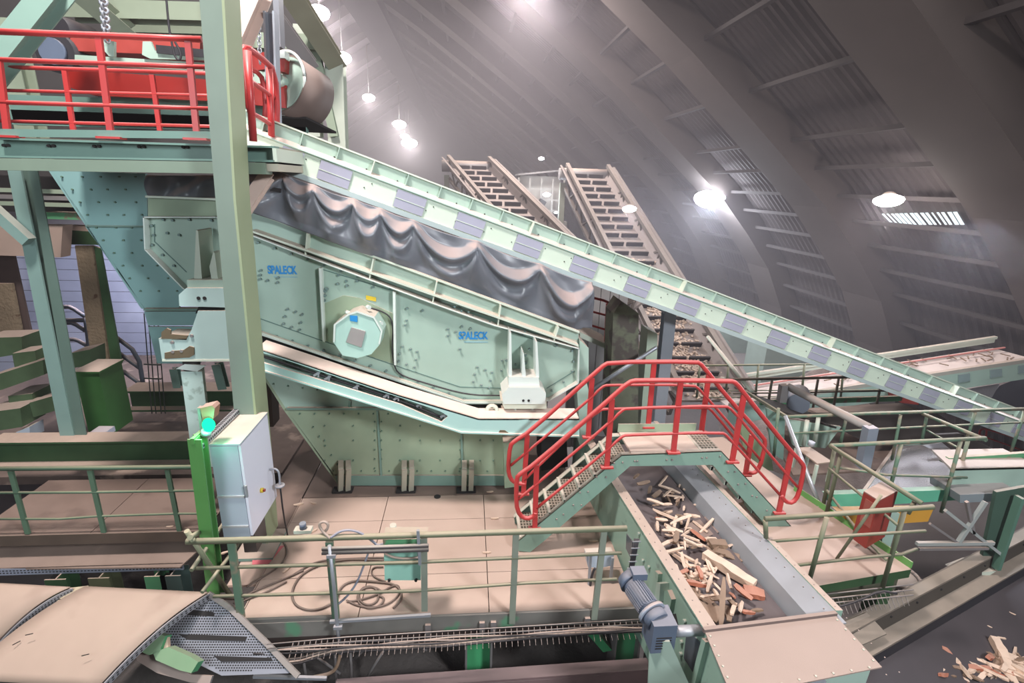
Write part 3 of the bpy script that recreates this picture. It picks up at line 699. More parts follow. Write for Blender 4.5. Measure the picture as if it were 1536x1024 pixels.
# main column
colm = paint('column_teal', (.19, .245, .205), .7, .5, var=.12); colr = paint('column_lit_side', (.31, .36, .225), .6, .5, var=.1)  # right side plates paler: the light falling on them is painted in
t = thing('steel_column', 'tall grey-green box column in front of the screen, behind the cabinet', 'column', PY(372, 800, 5.75))
yc = 5.7
polyY([(296, -40), (330, -40), (350, 300), (383, 640), (399, 815), (367, 815), (353, 640), (319, 250)], yc, .02).build('front_plate', colm, t)
a0, a1 = PY(330, -40, yc), PY(399, 815, yc); 
q = [(330, -40), (350, 300), (383, 640), (399, 815)]
for (p0, p1) in zip(q, q[1:]):
    A, B = PY(*p0, yc), PY(*p1, yc); MB().prism([A, B, B+V((.025, 0, 0)), A+V((.025, 0, 0))], (0, .36, 0)).build('side_plate', colr, t)
q = [(296, -40), (319, 250), (353, 640), (367, 815)]
for (p0, p1) in zip(q, q[1:]):
    A, B = PY(*p0, yc+.01), PY(*p1, yc+.01); MB().prism([A, B, B+V((.02, 0, 0)), A+V((.02, 0, 0))], (0, .34, 0)).build('rear_side_plate', colm, t)
b = PY(385, 822, yc)
MB().box((b.x-.26, yc-.1, -.01), (b.x+.22, yc+.48, .03)).build('base_plate', teal_d, t)
# far left column
t = thing('steel_column', 'pale teal column standing on the dark green girder at far left', 'column', PY(112, 664, 8.0))
yl = 8.0
lm = paint('left_column_paint', (.20, .31, .285), .6, .5); ll = paint('left_column_web', (.11, .17, .145), .6, .5)
polyY([(10, 250), (30, 250), (113, 664), (92, 664)], yl, .03).build('front_flange', lm, t)
polyY([(42, 250), (55, 250), (130, 656), (113, 664), (108, 640)], yl+.02, .02).build('web', ll, t)
polyY([(24, 250), (48, 250), (117, 660), (108, 662)], yl+.12, .03).build('web_plate', ll, t)
tag(MB().bar(PY(-20, 305, 7.9), PY(44, 362, 7.9), .14, .14).build('knee_brace', lm), 'slanting teal brace meeting the far left column', 'brace')
# upper walkway
t = thing('upper_walkway', 'teal upper walkway carried by channel beams at top left', 'walkway', PY(160, 250, 6.1))
def band_(name, a, b, c, d, y, th, mat): return MB().prism([PY(*a, y), PY(*b, y), PY(*c, y), PY(*d, y)], (0, th, 0)).build(name, mat, t)
wm = paint('walkway_teal', (.15, .255, .22), .5, .45)
band_('toe_plate', (-10, 193), (318, 197), (318, 208), (-10, 205), 6.1, .01, wm)
m = MB()
m.prism([PY(-10, 206, 6.1), PY(412, 219, 6.1), PY(412, 222, 6.1), PY(-10, 209, 6.1)], (0, .14, 0)); m.prism([PY(-10, 233, 6.1), PY(412, 240, 6.1), PY(412, 243, 6.1), PY(-10, 236, 6.1)], (0, .14, 0))
m.prism([PY(-10, 209, 6.22), PY(412, 222, 6.22), PY(412, 240, 6.22), PY(-10, 233, 6.22)], (0, .02, 0)); m.build('channel_beam', wm, t)
a, b = PY(-10, 237, 6.12), PY(398, 244, 6.12)
MB().prism([V((a.x, 6.1, a.z)), V((b.x, 6.1, b.z)), V((b.x, 6.1, b.z-.12)), V((a.x, 6.1, a.z-.12))], (0, .2, 0)).build('lower_beam', paint('walkway_under_paint', (.19, .25, .195), .5, .5), t)
z = PY(160, 208, 6.1).z
MB().box((a.x, 6.25, z-.05), (PY(411, 220, 6.1).x, 7.5, z-.01)).build('floor_grating', gratem, t)
e0 = PY(411, 222, 6.1)
MB().box((e0.x-.02, 6.1, e0.z-.14), (e0.x+.02, 7.5, e0.z+.0)).build('end_channel', cream, t)
MB().box((e0.x-.4, 6.15, e0.z-.24), (e0.x, 7.4, e0.z-.16)).build('end_shelf', paint('dusty_shelf', (.46, .42, .34), .5), t)
for i, x in enumerate((8, 14, 75, 82, 143, 150, 210, 217, 276, 282)): p = PY(x, 218+x*.01, 6.22); MB().cyl(p, p-V((0, .03, 0)), .016, 8).build('bolt', dark, t)
# railings of the upper walkway
t = thing('red_railing', 'front red railing on the upper walkway at top left', 'railing', PY(160, 208, 6.12))
yr = 6.12
rails(t, redrail, S([(-10, 47), (303, 59)], yr), .03, 'top_rail')
rails(t, redrail, S([(-10, 89), (315, 101)], yr), .024); rails(t, redrail, S([(-10, 153), (315, 163)], yr), .022)
for a, b in (((148, 55), (167, 207)), ((282, 62), (296, 209)), ((-2, 90), (12, 205))):
    MB().bar(PY(*a, yr), PY(*b, yr), .06, .035, up=(0, 1, 0)).build('post', redrail, t)
    p = PY(*b, yr); MB().box((p.x-.12, yr-.06, p.z-.01), (p.x+.12, yr+.06, p.z+.012)).build('foot_plate', redrail, t)
t = thing('red_railing', 'rear red railing on the upper walkway, behind the front one', 'railing', PY(160, 190, 7.4))
yr = 7.4
for y0, y1, r in ((100, 110, .024), (135, 143, .02), (181, 189, .02)):
    rails(t, redrail, S([(-10, y0), (380, y1+2)], yr), r)
for a, b in (((97, 106), (110, 195)), ((228, 112), (240, 196))): MB().bar(PY(*a, yr), PY(*b, yr), .055, .035, up=(0, 1, 0)).build('post', redrail, t)
rails(t, redrail, S([(345, 101), (382, 104), (396, 120), (399, 175), (390, 190), (360, 190)], yr), .03)
t = thing('red_railing', 'red end railing of the upper walkway, right of the tall column', 'railing', PY(380, 210, 6.2))
xe = PY(366, 72, 6.2).x
def XE(l, dx=0): return [PX(a, b, xe+dx) for a, b in l]
P1, P2 = PY(362, 72, 6.12), PY(412, 107, 7.3)
rails(t, redrail, [PY(380, 175, 6.2), PY(371, 155, 6.2), PY(362, 80, 6.2), PY(368, 69, 6.2), PY(390, 85, 6.7), PY(413, 106, 7.3), PY(417, 180, 7.3), PY(412, 192, 7.3)], .034)
rails(t, redrail, [PY(368, 116, 6.2), PY(412, 147, 7.3)], .026); rails(t, redrail, [PY(374, 167, 6.2), PY(412, 190, 7.3)], .026)
MB().cyl(PY(371, 76, 6.2), PY(380, 212, 6.2), .04).build('post', redrail, t); MB().cyl(PY(404, 102, 7.1), PY(408, 225, 7.1), .04).build('post', redrail, t)
# vertical grey guide channel
t = thing('guide_post', 'grey channel post passing the end of the upper walkway', 'post', PY(412, 285, 7.0))
gm = paint('grey_channel', (.24, .25, .28), .6, .4, .2)
polyY([(396, 18), (409, 18), (417, 285), (406, 285)], 7.52, .03).build('web', gm, t)
polyY([(394, 16), (397, 16), (407, 285), (404, 285)], 7.42, .16).build('flange', steel, t)
polyY([(408, 16), (411, 16), (420, 285), (417, 285)], 7.42, .16).build('flange', steel, t)
polyY([(405, 280), (421, 283), (420, 289), (405, 286)], 6.85, .3).build('foot', dark, t)
tag(polyY([(408, -20), (417, -20), (421, 70), (413, 70)], 8.6, .2).build('hanger_post', gm), 'short dark grey hanger above the grey channel post', 'post')
# overband magnet
t = thing('overband_magnet', 'red overband magnet with a brown belt drum above the upper walkway', 'magnet', PY(300, 160, 8.4))
ym = 8.2
polyY([(95, 103), (430, 128), (427, 162), (330, 152), (140, 143), (95, 128)], ym, .1).build('lower_guard', red, t)
polyY([(105, 54), (300, 58), (300, 84), (105, 76)], ym+.4, 1.4).build('magnet_block', redd, t)
polyY([(352, 83), (425, 75), (424, 100), (352, 110)], ym+.2, .12).build('end_guard', red, t)
polyY([(112, 82), (305, 94), (305, 106), (112, 96)], ym+.05, .2).build('frame_channel', teal, t)
m = MB().prism(S([(214, 62), (226, 62), (232, 76), (310, 83), (310, 90), (225, 88), (213, 82)], ym), (0, .04, 0)); m.build('side_frame', teal, t)
m = MB().prism(S([(152, 60), (171, 62), (171, 85), (163, 84), (154, 73)], ym-.1), (0, .05, 0)); m.build('lifting_lug', tealc, t)
MB().bar(PY(236, 74, ym), PY(310, 81, ym), .06, .1).build('belt_edge', rubber, t)
polyY([(352, 100), (420, 112), (420, 132), (352, 122)], ym+.05, .1).build('side_frame', teal, t)
c0 = PY(428, 126, ym+.1); c1 = c0+V((.85, 1.5, 0))*.95
c1 = c0+V((.27, .42, -.15))
m = MB().cyl(c0, c1, .41, 40); m.build('belt_drum', paint('brown_belt', (.17, .125, .11), .5, .6, dustcol=(.42, .32, .29)), t)
dr = (c1-c0).normalized()
MB().cyl(c0-dr*.02, c0, .375, 40).build('drum_face', tealc, t)
m = MB(); rr = [c0-dr*.02+(V((1, 0, 0))-dr*dr.x).normalized()*.40*math.cos(a)+V((0, 0, 1))*.40*math.sin(a) for a in [i*math.pi/20 for i in range(41)]]
m.tube(rr, .022, 8).build('drum_rim', white, t)
MB().cyl(c0-dr*.12, c0, .09, 16).build('shaft_bearing', teal, t)
polyY([(412, 84), (427, 78), (427, 108), (413, 106)], ym-.1, .2).build('tension_bracket', red, t)
polyY([(418, 76), (427, 76), (427, 87), (418, 87)], ym-.15, .2).build('sensor_box', white, t)
polyY([(415, 130), (426, 131), (429, 162), (416, 161)], ym-.1, .1).build('guard_flap', red, t)
MB().prism([c0+V((-.25, 0, -.42)), c1+V((-.2, 0, -.42)), c1+V((-.2, 0, -.45)), c0+V((-.25, 0, -.45))], (.5, 0, 0)).build('scraper', dark, t)
mm = MB(); p = PY(82, 78, ym+.3); mm.cyl(p, p+V((0, 1.0, 0)), .26, 20); mm.cyl(p+V((.0, .1, .3)), p+V((.05, .7, .3)), .2, 20)
mm.build('drive_motor', rubber, t)
MB().cyl(p-V((0, .06, 0)), p, .17, 20).build('motor_cover', motorm, t)
# chains / turnbuckle
for (x, y0, y1, yy, lb) in ((153, -20, 62, 8.0, 'slack lifting chain with turnbuckle above the red magnet'), (388, 20, 95, 8.2, 'thin chain hanging beside the grey channel post')):
    m = MB(); a, b = PY(x, y0, yy), PY(x+(8 if x < 200 else 2), y1, yy); n_ = 13
    for i in range(n_):
        q0 = a.lerp(b, i/n_); q1 = a.lerp(b, (i+1.25)/n_); w = V((.045, 0, 0)) if i % 2 else V((0, .045, 0)); w = w*(1 if x < 200 else .5)
        m.tube([q0-w, q0+w, q1+w, q1-w, q0-w], .016 if x < 200 else .008, 6, 1)
    tag(m.build('lifting_chain', steel), lb, 'chain')
tag(MB().tube(S([(248, -20), (253, 40), (258, 66), (262, 85), (270, 92), (272, 80), (262, 62)], 7.9), .014, 8, 2).build('hanging_cable', rubber), 'black looped cable hanging in front of the red magnet', 'cable')
# steel frame around the magnet
fm = paint('frame_sage', (.30, .36, .27), .6, .6)
def beam_thing(name, a, b, ya, yb, w, h, mat, label, cat='beam'):
    o = MB().ibar(PY(*a, ya), PY(*b, yb), w, h, .02, up=(0, 1, 0)).build(name, mat); return tag(o, label, cat)
beam_thing('cross_beam', (-20, 118), (92, -22), 7.2, 7.6, .24, .26, teal_d, 'broad teal diagonal beam across the top left corner')
beam_thing('knee_brace', (352, 70), (392, -20), 6.9, 7.6, .22, .26, paint('pink_dusted_brace', (.55, .42, .36), .7, .6, dustcol=(.66, .5, .44)), 'pale dusty brace rising from the tall column', 'brace')
beam_thing('knee_brace', (352, 335), (402, 262), 6.0, 6.5, .14, .12, paint('pink_dusted_brace', (1, 1, 1)), 'short pale brace under the end of the upper walkway', 'brace')
beam_thing('frame_beam', (100, 16), (320, 22), 11.5, 11.5, .3, .4, fm, 'sage beam behind the lifting chain')
beam_thing('frame_beam', (180, 38), (330, 42), 12.5, 12.5, .3, .3, fm, 'lower sage beam behind the red magnet')
beam_thing('frame_beam', (100, -30), (196, 52), 10.5, 11.5, .3, .3, fm, 'slanting sage beam behind the lifting chain')
beam_thing('frame_beam', (350, 62), (490, 66), 11, 11, .25, .3, fm, 'sage beam passing behind the grey channel post')
beam_thing('frame_beam', (430, -20), (505, 95), 9.8, 11.4, .34, .3, paint('frame_brown', (.30, .29, .21), .6, .6), 'slanting beam of the steel frame beside the ridge lamps')
beam_thing('frame_beam', (412, 25), (467, 100), 9.2, 9.8, .25, .22, paint('grey_belt_guard', (.26, .24, .24), .6, .6), 'grey brown slanting channel above the belt drum')
beam_thing('frame_column', (503, 92), (508, 222), 11.4, 11.4, .34, .3, paint('frame_pale', (.52, .56, .48), .6, .6), 'pale frame column behind the incline, below the ridge lamps', 'column')
beam_thing('frame_column', (459, 40), (468, 205), 11.6, 11.6, .4, .3, paint('frame_pale', (1, 1, 1)), 'pale frame column partly hidden by the belt drum', 'column')
beam_thing('knee_brace', (470, 62), (502, 205), 11.2, 11.2, .16, .14, fm, 'thin sage brace between the two pale frame columns', 'brace')
beam_thing('frame_column', (349, -20), (352, 60), 10.5, 10.5, .35, .3, paint('frame_pale', (1, 1, 1)), 'short pale column section just right of the tall column', 'column')
beam_thing('frame_column', (10, 30), (60, 250), 9.8, 9.8, .3, .3, fm, 'sage column behind the red railings at far left', 'column')
m = MB(); a = PY(100, -30, 13.5); b = PY(300, 200, 13.5)
tag(MB().box((PY(-60, 100, 13).x, 13.2, 3), (PY(455, 100, 13).x, 13.3, 12)).build('rear_cladding', paint('dark_cladding', (.10, .09, .09), .4, .8)), 'dark cladding closing the steel frame behind the magnet', 'cladding')
for i, y in enumerate((164, 176)):
    tag(MB().bar(PY(20, y, 8.6), PY(460, y+14, 8.6), .1, .38 if i == 0 else .2).build('stringer_beam', wm), ['wide teal stringer under the red magnet', 'lower teal stringer under the red magnet'][i], 'beam')
# ================================================================ left lower area
t = thing('retaining_pillar', 'tall dirty brown pillar, green at its foot, beside the green switch box', 'pillar', PY(160, 548, 10.5))
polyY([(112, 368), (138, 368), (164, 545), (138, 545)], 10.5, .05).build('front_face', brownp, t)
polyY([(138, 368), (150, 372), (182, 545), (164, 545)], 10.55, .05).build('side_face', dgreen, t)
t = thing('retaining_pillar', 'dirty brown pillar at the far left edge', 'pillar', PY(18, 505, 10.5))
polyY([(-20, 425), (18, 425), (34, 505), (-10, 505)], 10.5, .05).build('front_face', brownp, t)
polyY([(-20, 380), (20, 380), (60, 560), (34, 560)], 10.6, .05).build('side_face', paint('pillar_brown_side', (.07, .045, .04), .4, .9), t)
tag(polyY([(-30, 336), (94, 338), (91, 386), (-30, 382)], 10.2, .25).build('dusty_girder', paint('pink_dust_girder', (.42, .31, .26), .6, .8)), 'pink-brown dusty girder across the far left column', 'girder')
tag(polyY([(64, 318), (124, 320), (126, 330), (66, 328)], 10.1, .3).build('dusty_girder', ggreen), 'small green girder above the dirty brown pillar', 'girder')
tag(polyY([(60, 342), (180, 350), (190, 368), (60, 366)], 11.5, 1).build('dusty_girder', dgreen), 'dark green girder resting on the dirty brown pillars', 'girder')
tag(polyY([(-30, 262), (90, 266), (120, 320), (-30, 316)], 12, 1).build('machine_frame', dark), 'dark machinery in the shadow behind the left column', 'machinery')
for i, (y, x1) in enumerate(((288, 110), (298, 118), (308, 122))):
    tag(MB().bar(PY(-20, y-4, 10), PY(x1, y, 10), .05, .07).build('guard_rail', [fm, steeld, fm][i]), ['uppermost', 'middle', 'lowest'][i]+' thin rail behind the far left column', 'rail')
# dark stair railings on the wall side
def drail(ptsl, label, y):
    t = thing('stair_railing', label, 'railing', PY(*ptsl[0][0], y))
    for l in ptsl: rails(t, paint('blue_black_rail', (.05, .06, .08), .4, .5), S(l, y), .045)
drail([[(96, 460), (106, 460), (128, 475)], [(96, 480), (130, 480)], [(100, 484), (110, 484), (128, 496)], [(104, 509), (114, 509), (130, 518)], [(128, 475), (136, 540)]], 'dark stair railing seen between left column and brown pillar', 11.5)
drail([[(172, 504), (207, 530), (215, 578)], [(178, 529), (210, 552)], [(184, 556), (213, 577)], [(172, 504), (186, 600)]], 'dark stair railing right of the green switch box', 11.0)
# green switch box
t = thing('switch_box', 'large dark green steel box with a dusty pink top beside the far left column', 'box', PY(150, 655, 9.0))
a = [PY(112, 559, 8.6), PY(146, 559, 8.6), PY(157, 652, 8.6), PY(128, 652, 8.6)]
boxm = paint('box_green', (.035, .115, .032), .95, .5, var=.2, dustcol=(.52, .40, .34))
zt = a[0].z; zb = a[2].z; x0, x1 = a[0].x, a[1].x; yk = PX(181, 546, x1).y
MB().box((x0, 8.6, zb), (x1+.02, yk, zt)).build('body', boxm, t)
MB().box((x0-.03, 8.57, zt), (x1+.05, yk+.03, zt+.03)).build('lid', boxm, t)
# stepped concrete / steel blocks at far left
blkm = paint('step_dark_green', (.06, .10, .05), .95, .8, dustcol=(.42, .32, .27), var=.4)
for i, (pts, yy, dd) in enumerate((
    ([(-30, 507), (32, 505), (34, 530), (-30, 540)], 9.6, .5), ([(-30, 570), (64, 540), (66, 562), (-30, 596)], 8.9, .5),
    ([(104, 530), (135, 524), (137, 548), (107, 552)], 9.4, .4), ([(-30, 620), (30, 612), (34, 640), (-30, 650)], 8.6, .5),
    ([(12, 594), (48, 590), (50, 604), (14, 608)], 9.0, .5), ([(44, 604), (92, 590), (94, 612), (50, 626)], 8.8, .4),
    ([(18, 530), (52, 526), (56, 548), (22, 552)], 9.3, .4))):
    tag(polyY(pts, yy, dd).build('girder_stub', blkm), ['dark girder stub at the far left edge, topmost of the stack', 'long dark girder with a pink top, left of the far left column', 'girder stub between the far left column and the brown pillar', 'lowest dark girder stub at the far left edge', 'small stub between the long dark girder and the lowest stub', 'dark stub with pink top just left of the far left column foot', 'shadowed block under the topmost girder stub'][i], 'girder')
tag(polyY([(24, 648), (44, 640), (46, 658), (24, 660)], 8.6, .3).build('junction_box', lilacc), 'small pale box on the floor left of the far left column', 'box')
tag(polyY([(130, 651), (154, 651), (156, 658), (130, 660)], 8.2, .3).build('junction_box', paint('lilac_small', (.4, .42, .52), .5)), 'small lilac box at the foot of the green switch box', 'box')
# dark pit floor behind
tag(MB().box((-12, 8.4, -.6), (-3.3, 14.9, -.45)).build('pit_floor', paint('dark_pit', (.10, .07, .06), .2, .9, var=.6, wear=((.34, .25, .2), 2, .58))), 'dark littered floor behind the green girder', 'floor slab')
# girders
t = thing('green_girder', 'dark green I-girder carrying the far left column', 'girder', PY(140, 690, 7.9))
m = MB(); a, b = PY(-30, 668, 7.7), PY(296, 666, 7.7)
m.box((a.x, 7.78, a.z-.03), (b.x, 8.12, a.z)); m.build('top_flange', dgreen, t)
MB().box((a.x, 7.93, a.z-.42), (b.x, 7.97, a.z-.03)).build('web', dgreen, t)
MB().box((a.x, 7.78, a.z-.45), (b.x, 8.12, a.z-.42)).build('bottom_flange', dgreen, t)
t = thing('green_girder', 'green girder far behind the tall column, at the back of the pit', 'girder', PY(290, 600, 10.5))
a, b = PY(188, 584, 10.4), PY(352, 586, 10.4)
MB().box((a.x, 10.3, a.z-.04), (b.x, 10.8, a.z)).build('top_flange', dgreen, t); MB().box((a.x, 10.5, a.z-.42), (b.x, 10.55, a.z-.04)).build('web', dgreen, t); MB().box((a.x, 10.3, a.z-.46), (b.x, 10.8, a.z-.42)).build('bottom_flange', dgreen, t)
m = MB()
for x in (216, 222, 230, 236): m.tube(S([(x, 470), (x+4, 520), (x+10, 600), (x+12, 620)], 8.2), .008, 6, 1)
for y in (546, 567): m.bar(PY(216, y, 8.15), PY(242, y+1, 8.15), .02, .02)
tag(m.build('cable_ladder', paint('cable_black', (.04, .05, .05), .4)), 'bundle of dark cables running down behind the slotted bracket', 'cable')
tag(MB().ibar(PY(262, 552, 8.6), PY(268, 580, 8.6), .12, .12).build('trestle', teal_d), 'short teal trestle behind the slotted bracket', 'trestle')
tag(MB().ibar(PY(326, 545, 8.6), PY(336, 582, 8.6), .14, .14).build('trestle', teal_d), 'short teal trestle just left of the tall column', 'trestle')
tag(polyY([(395, 572), (406, 575), (410, 640), (396, 640)], 8.0, .3).build('dark_post', paint('rust_post', (.10, .08, .07), .4)), 'dark rusty post right of the tall column', 'post')
# ================================================================ floor plates
def plateZ(pts, z, th=.03): return MB().prism([PZ(a, b, z) for a, b in pts], (0, 0, -th))
def plate(x0, x1, y0, y1, z=0, th=.03): return MB().box((x0+.005, y0+.005, z-th), (x1-.005, y1-.005, z))
YF = PZ(640, 925, 0).y
t = thing('main_platform', 'wide dusty floor-plate platform carrying the hopper and the cable coils', 'platform', (-.8, YF, -.3))
xs = [PZ(362, 918, 0).x, PZ(404, 843, 0).x, PZ(566, 810, 0).x, PZ(728, 800, 0).x, PZ(950, 893, 0).x]
ys = [YF, PZ(600, 862, 0).y, PZ(600, 780, 0).y, 6.93]
for i in range(4):
    for j in range(3):
        plate(xs[i], xs[i+1], ys[j], ys[j+1]).build('floor_plate', deckm, t)
plate(xs[4], 2.25, 6.6, 8.2, 0).build('floor_plate', deckd, t)
plate(xs[1], 1.6, 6.94, 9.6).build('rear_plate', deckd, t)
plate(xs[0]-.5, xs[1]-.02, 6.25, 9.6, -.01).build('rear_plate', deckd, t)
plate(xs[0]-.35, xs[0], YF+.6, 6.2, -.02).build('rear_plate', deckm, t)
fas = paint('fascia_dirty_steel', (.19, .18, .165), .6, .8, var=.4, wear=((.12, .28, .17), 2.5, .60), dustcol=(.30, .25, .22))
MB().box((xs[0]-.05, YF-.03, -.17), (xs[4]+.1, YF, .03)).build('edge_fascia', fas, t)
MB().box((xs[0]-.05, YF, -.32), (xs[4]+.1, YF+.05, -.17)).build('edge_channel', paint('rusty_channel', (.07, .05, .045), .4, .9, var=.4), t)
for x in (-2.2, -.9, .4, 1.6): MB().box((x, YF+.05, -.3), (x+.1, 8.8, -.05)).build('joist', dgreen, t)
for (px, w) in ((642, .03), (723, .03), (740, .03), (880, .03)):
    p = PY(px, 940, YF-.04); MB().box((p.x-w, YF-.06, -.24), (p.x+w, YF-.03, -.06)).build('hanger_lug', steeld, t)
tag(plateZ([(380, 822), (426, 818), (402, 846), (378, 848)], .006, .004).build('floor_marking', pinkp), 'pink painted patch on the floor plates beside the cabinet foot', 'floor marking')
m = MB(); p = PZ(656, 745, .0); m.cyl(p, p+V((0, 0, .012)), .05, 16); tag(m.build('drain_cover', dark), 'small round dark hole cover in the floor plates before the hopper', 'cover')
# scattered splinters on the plates
rs = random.Random(11)
def splinter(L, w, h, seed, bend=.1, taper=.6):
    r = random.Random(seed); m = MB(); n = 5; rings = []
    for i in range(n+1):
        a = i/n; k = 1-(1-taper)*abs(2*a-1)**1.5*r.uniform(.7, 1); o = V((L*(a-.5), math.sin(a*2.2+seed)*bend*L*.5, math.sin(a*3+seed*2)*bend*L*.25))
        rings.append([m.bm.verts.new(o+V((r.uniform(-.006, .006), sy*w/2*k*r.uniform(.8, 1.1), sz*h/2*k*r.uniform(.75, 1.1)+h/2))) for sy, sz in ((-1, -1), (1, -1), (1, 1), (-1, 1))])
    m.bm.faces.new(rings[0]); m.bm.faces.new(rings[-1][::-1])
    for A, B in zip(rings, rings[1:]):
        for k in range(4): m.bm.faces.new((A[k], B[k], B[(k+1) % 4], A[(k+1) % 4]))
    bmesh.ops.recalc_face_normals(m.bm, faces=m.bm.faces[:]); return m
def place(o, p, yaw, tilt=0, roll=0, sc=1):
    o.location = p; o.rotation_euler = (roll, tilt, yaw); o.scale = (sc, sc, sc)
protos = []
for i, (L, w, h, mt) in enumerate(((.26, .05, .03, woodm), (.34, .04, .03, woodm), (.18, .07, .04, woodm), (.22, .06, .05, woodr), (.30, .08, .03, woodd), (.15, .05, .03, woodd), (.42, .05, .04, woodm), (.12, .04, .02, woodm))):
    protos.append(splinter(L, w, h, i+1).build('wood_splinter', mt))
used_p = set()
def put(idx, p, yaw, label, group, tilt=0, sc=1, cat='wood scrap', roll=0):
    o = protos[idx]
    if idx in used_p: o = o.copy(); COL.objects.link(o)
    used_p.add(idx); place(o, p, yaw, tilt, roll, sc); tag(o, label, cat, group); return o
for i, (x, y, a) in enumerate(((735, 738, .2), (742, 778, .1), (448, 757, .4), (470, 755, -.3), (730, 829, .1), (335, 830, .5), (255, 790, .2), (470, 797, .9), (430, 855, 1.2), (890, 812, .1))):
    put(7, PZ(x, y, .004), a, 'small wood sliver lying on the floor plates', 'slivers on the floor plates', sc=rs.uniform(.6, 1.1))
# ---------------------------------------------------------------- left platform
t = thing('side_platform', 'brown grimy platform behind the green railing at left', 'platform', PZ(150, 798, 0))
p0, p1 = PZ(-40, 800, 0), PZ(296, 797, 0)
y0 = p1.y
for i in range(2):
    a = p0.x+(p1.x-p0.x+.1)*i/2; b = p0.x+(p1.x-p0.x+.1)*(i+1)/2; plate(a, b, y0, 7.55).build('floor_plate', deckd, t)
MB().box((p0.x, y0-.02, -.14), (p1.x+.1, y0, .02)).build('edge_board', paint('rusty_edge', (.09, .065, .05), .3, .9, var=.4), t)
t = thing('green_railing', 'dull green railing along the left platform', 'railing', PZ(150, 798, 0))
rg = paint('old_green_rail', (.085, .15, .10), .8, .6, var=.3, dustcol=(.26, .24, .16))
y_ = y0+.0
rails(t, rg, S([(-20, 703), (200, 701), (312, 700)], y_), .03, 'top_rail', 0)
rails(t, rg, S([(-20, 739), (130, 738), (318, 735)], y_), .018, 'mid_rail', 0); rails(t, rg, S([(-20, 778), (90, 778), (145, 774), (265, 770), (325, 770)], y_), .016, 'low_rail', 0)
for a, b in (((16, 706), (42, 800)), ((135, 705), (156, 798)), ((251, 704), (270, 798))): MB().bar(PY(*a, y_), PY(*b, y_), .058, .03, up=(0, 1, 0)).build('post', rg, t)
# dusty flat cover with a perforated edge
t = thing('cable_tray_cover', 'flat dusty sheet cover with a perforated zinc edge, below the left platform', 'cover', PZ(150, 855, -.3))
zc = -.35
a, b, c, d = PZ(-40, 853, zc), PZ(270, 850, zc), PZ(318, 806, zc), PZ(-40, 806, zc)
MB().prism([a, b, c, d], (0, 0, -.02)).build('cover_sheet', paint('dull_cover_sheet', (.27, .195, .16), .3, .8, var=.3, dustcol=(.29, .21, .175)), t)
MB().box((a.x, a.y-.02, zc-.10), (b.x, a.y, zc)).build('edge_strip', paint('zinc_blue', (.34, .38, .48), .2, .4, .3), t)
m = MB()
for i in range(60):
    x = a.x+(b.x-a.x)*(i+.5)/60
    for dz in (.03, .065): m.box((x-.012, a.y-.024, zc-dz-.006), (x+.012, a.y-.02, zc-dz+.006))
m.build('slots', dark, t)
for i, (x, mt) in enumerate(((45, dgreen), (115, paint('murky_leg', (.10, .11, .06), .5)), (205, ggreen), (230, paint('murky_teal', (.07, .11, .10), .5)))):
    a = PY(x, 862, 5.6); tag(MB().ibar((a.x, 6.0, -2.5), (a.x, 6.0, -.45), .26, .22).build('stub_stanchion', mt), ['leftmost', 'second', 'third', 'rightmost'][i]+' stub stanchion in the dark gap under the flat dusty cover', 'stanchion')
# ---------------------------------------------------------------- bright green post, beacon and cabinet
t = thing('green_post', 'bright green I-section post standing left of the grey cabinet', 'post', PY(325, 892, 4.85))
gp = paint('fresh_green_paint', (.08, .235, .065), .4, .45, var=.15)
MB().ibar(PY(296, 655, 4.87), PY(325, 893, 4.87), .13, .13, .022, up=(0, 1, 0)).build('i_section', gp, t)
MB().box(*[tuple(v) for v in (PY(285, 658, 4.8), PY(307, 652, 5.0))]).build('cap_plate', gp, t)
t = thing('signal_beacon', 'glowing green signal lamp on a small bracket above the grey cabinet', 'lamp', PY(312, 650, 4.9))
MB().bar(PY(306, 655, 5.0), PY(300, 610, 5.0), .03, .06).build('bracket', steeld, t)
polyY([(300, 612), (318, 608), (322, 612), (320, 628), (304, 630)], 4.95, .12).build('hood', paint('rust_hood', (.28, .12, .08), .9, .6), t)
p = PY(313, 637, 4.93)
g_ = MB().grid(lambda u, v: p+V((.062*math.cos(u*6.2832)*math.sin(v*math.pi), .05*math.sin(u*6.2832)*math.sin(v*math.pi), .075*math.cos(v*math.pi))), 16, 8).build('lens', glow('green_lens', (.01, 1.0, .36), 1.5), t)
MB().cyl(PY(309, 652, 4.93), PY(310, 645, 4.93), .05, 12).build('lamp_base', steel, t)
light('beacon_light', 'POINT', p+V((.03, -.1, .02)), 6, (.1, 1, .5), .06)
YCB = 5.0
a, b, c = PY(314, 668, YCB), PY(356, 667, YCB), PY(352, 805, YCB)
x0, x1, zt, zb = a.x, b.x, b.z, c.z
yb_ = PX(398, 626, x1).y
t = thing('control_cabinet', 'tall grey-lilac control cabinet with a dusty top beside the tall column', 'cabinet', ((x0+x1)/2, YCB, zb))
MB().box((x0, YCB, zb), (x1, yb_, zt)).build('body', lilacc, t)
MB().box((x0-.01, YCB-.01, zt), (x1+.03, yb_+.01, zt+.015)).build('roof_sheet', lilacc, t)
dr_ = MB().box((x1+.004, YCB+.004, zb+.01), (x1+.03, yb_-.01, zt-.01)).build('door', paint('cabinet_door', (.72, .73, .84), .2, .3, var=.02), t)
q = PX(391, 735, x1+.03)
MB().cyl(q, q+V((.03, 0, 0)), .028, 14).build('emergency_switch', yellowp, dr_); MB().cyl(q+V((.03, .0, 0)), q+V((.05, 0, 0)), .018, 14).build('knob', red, dr_)
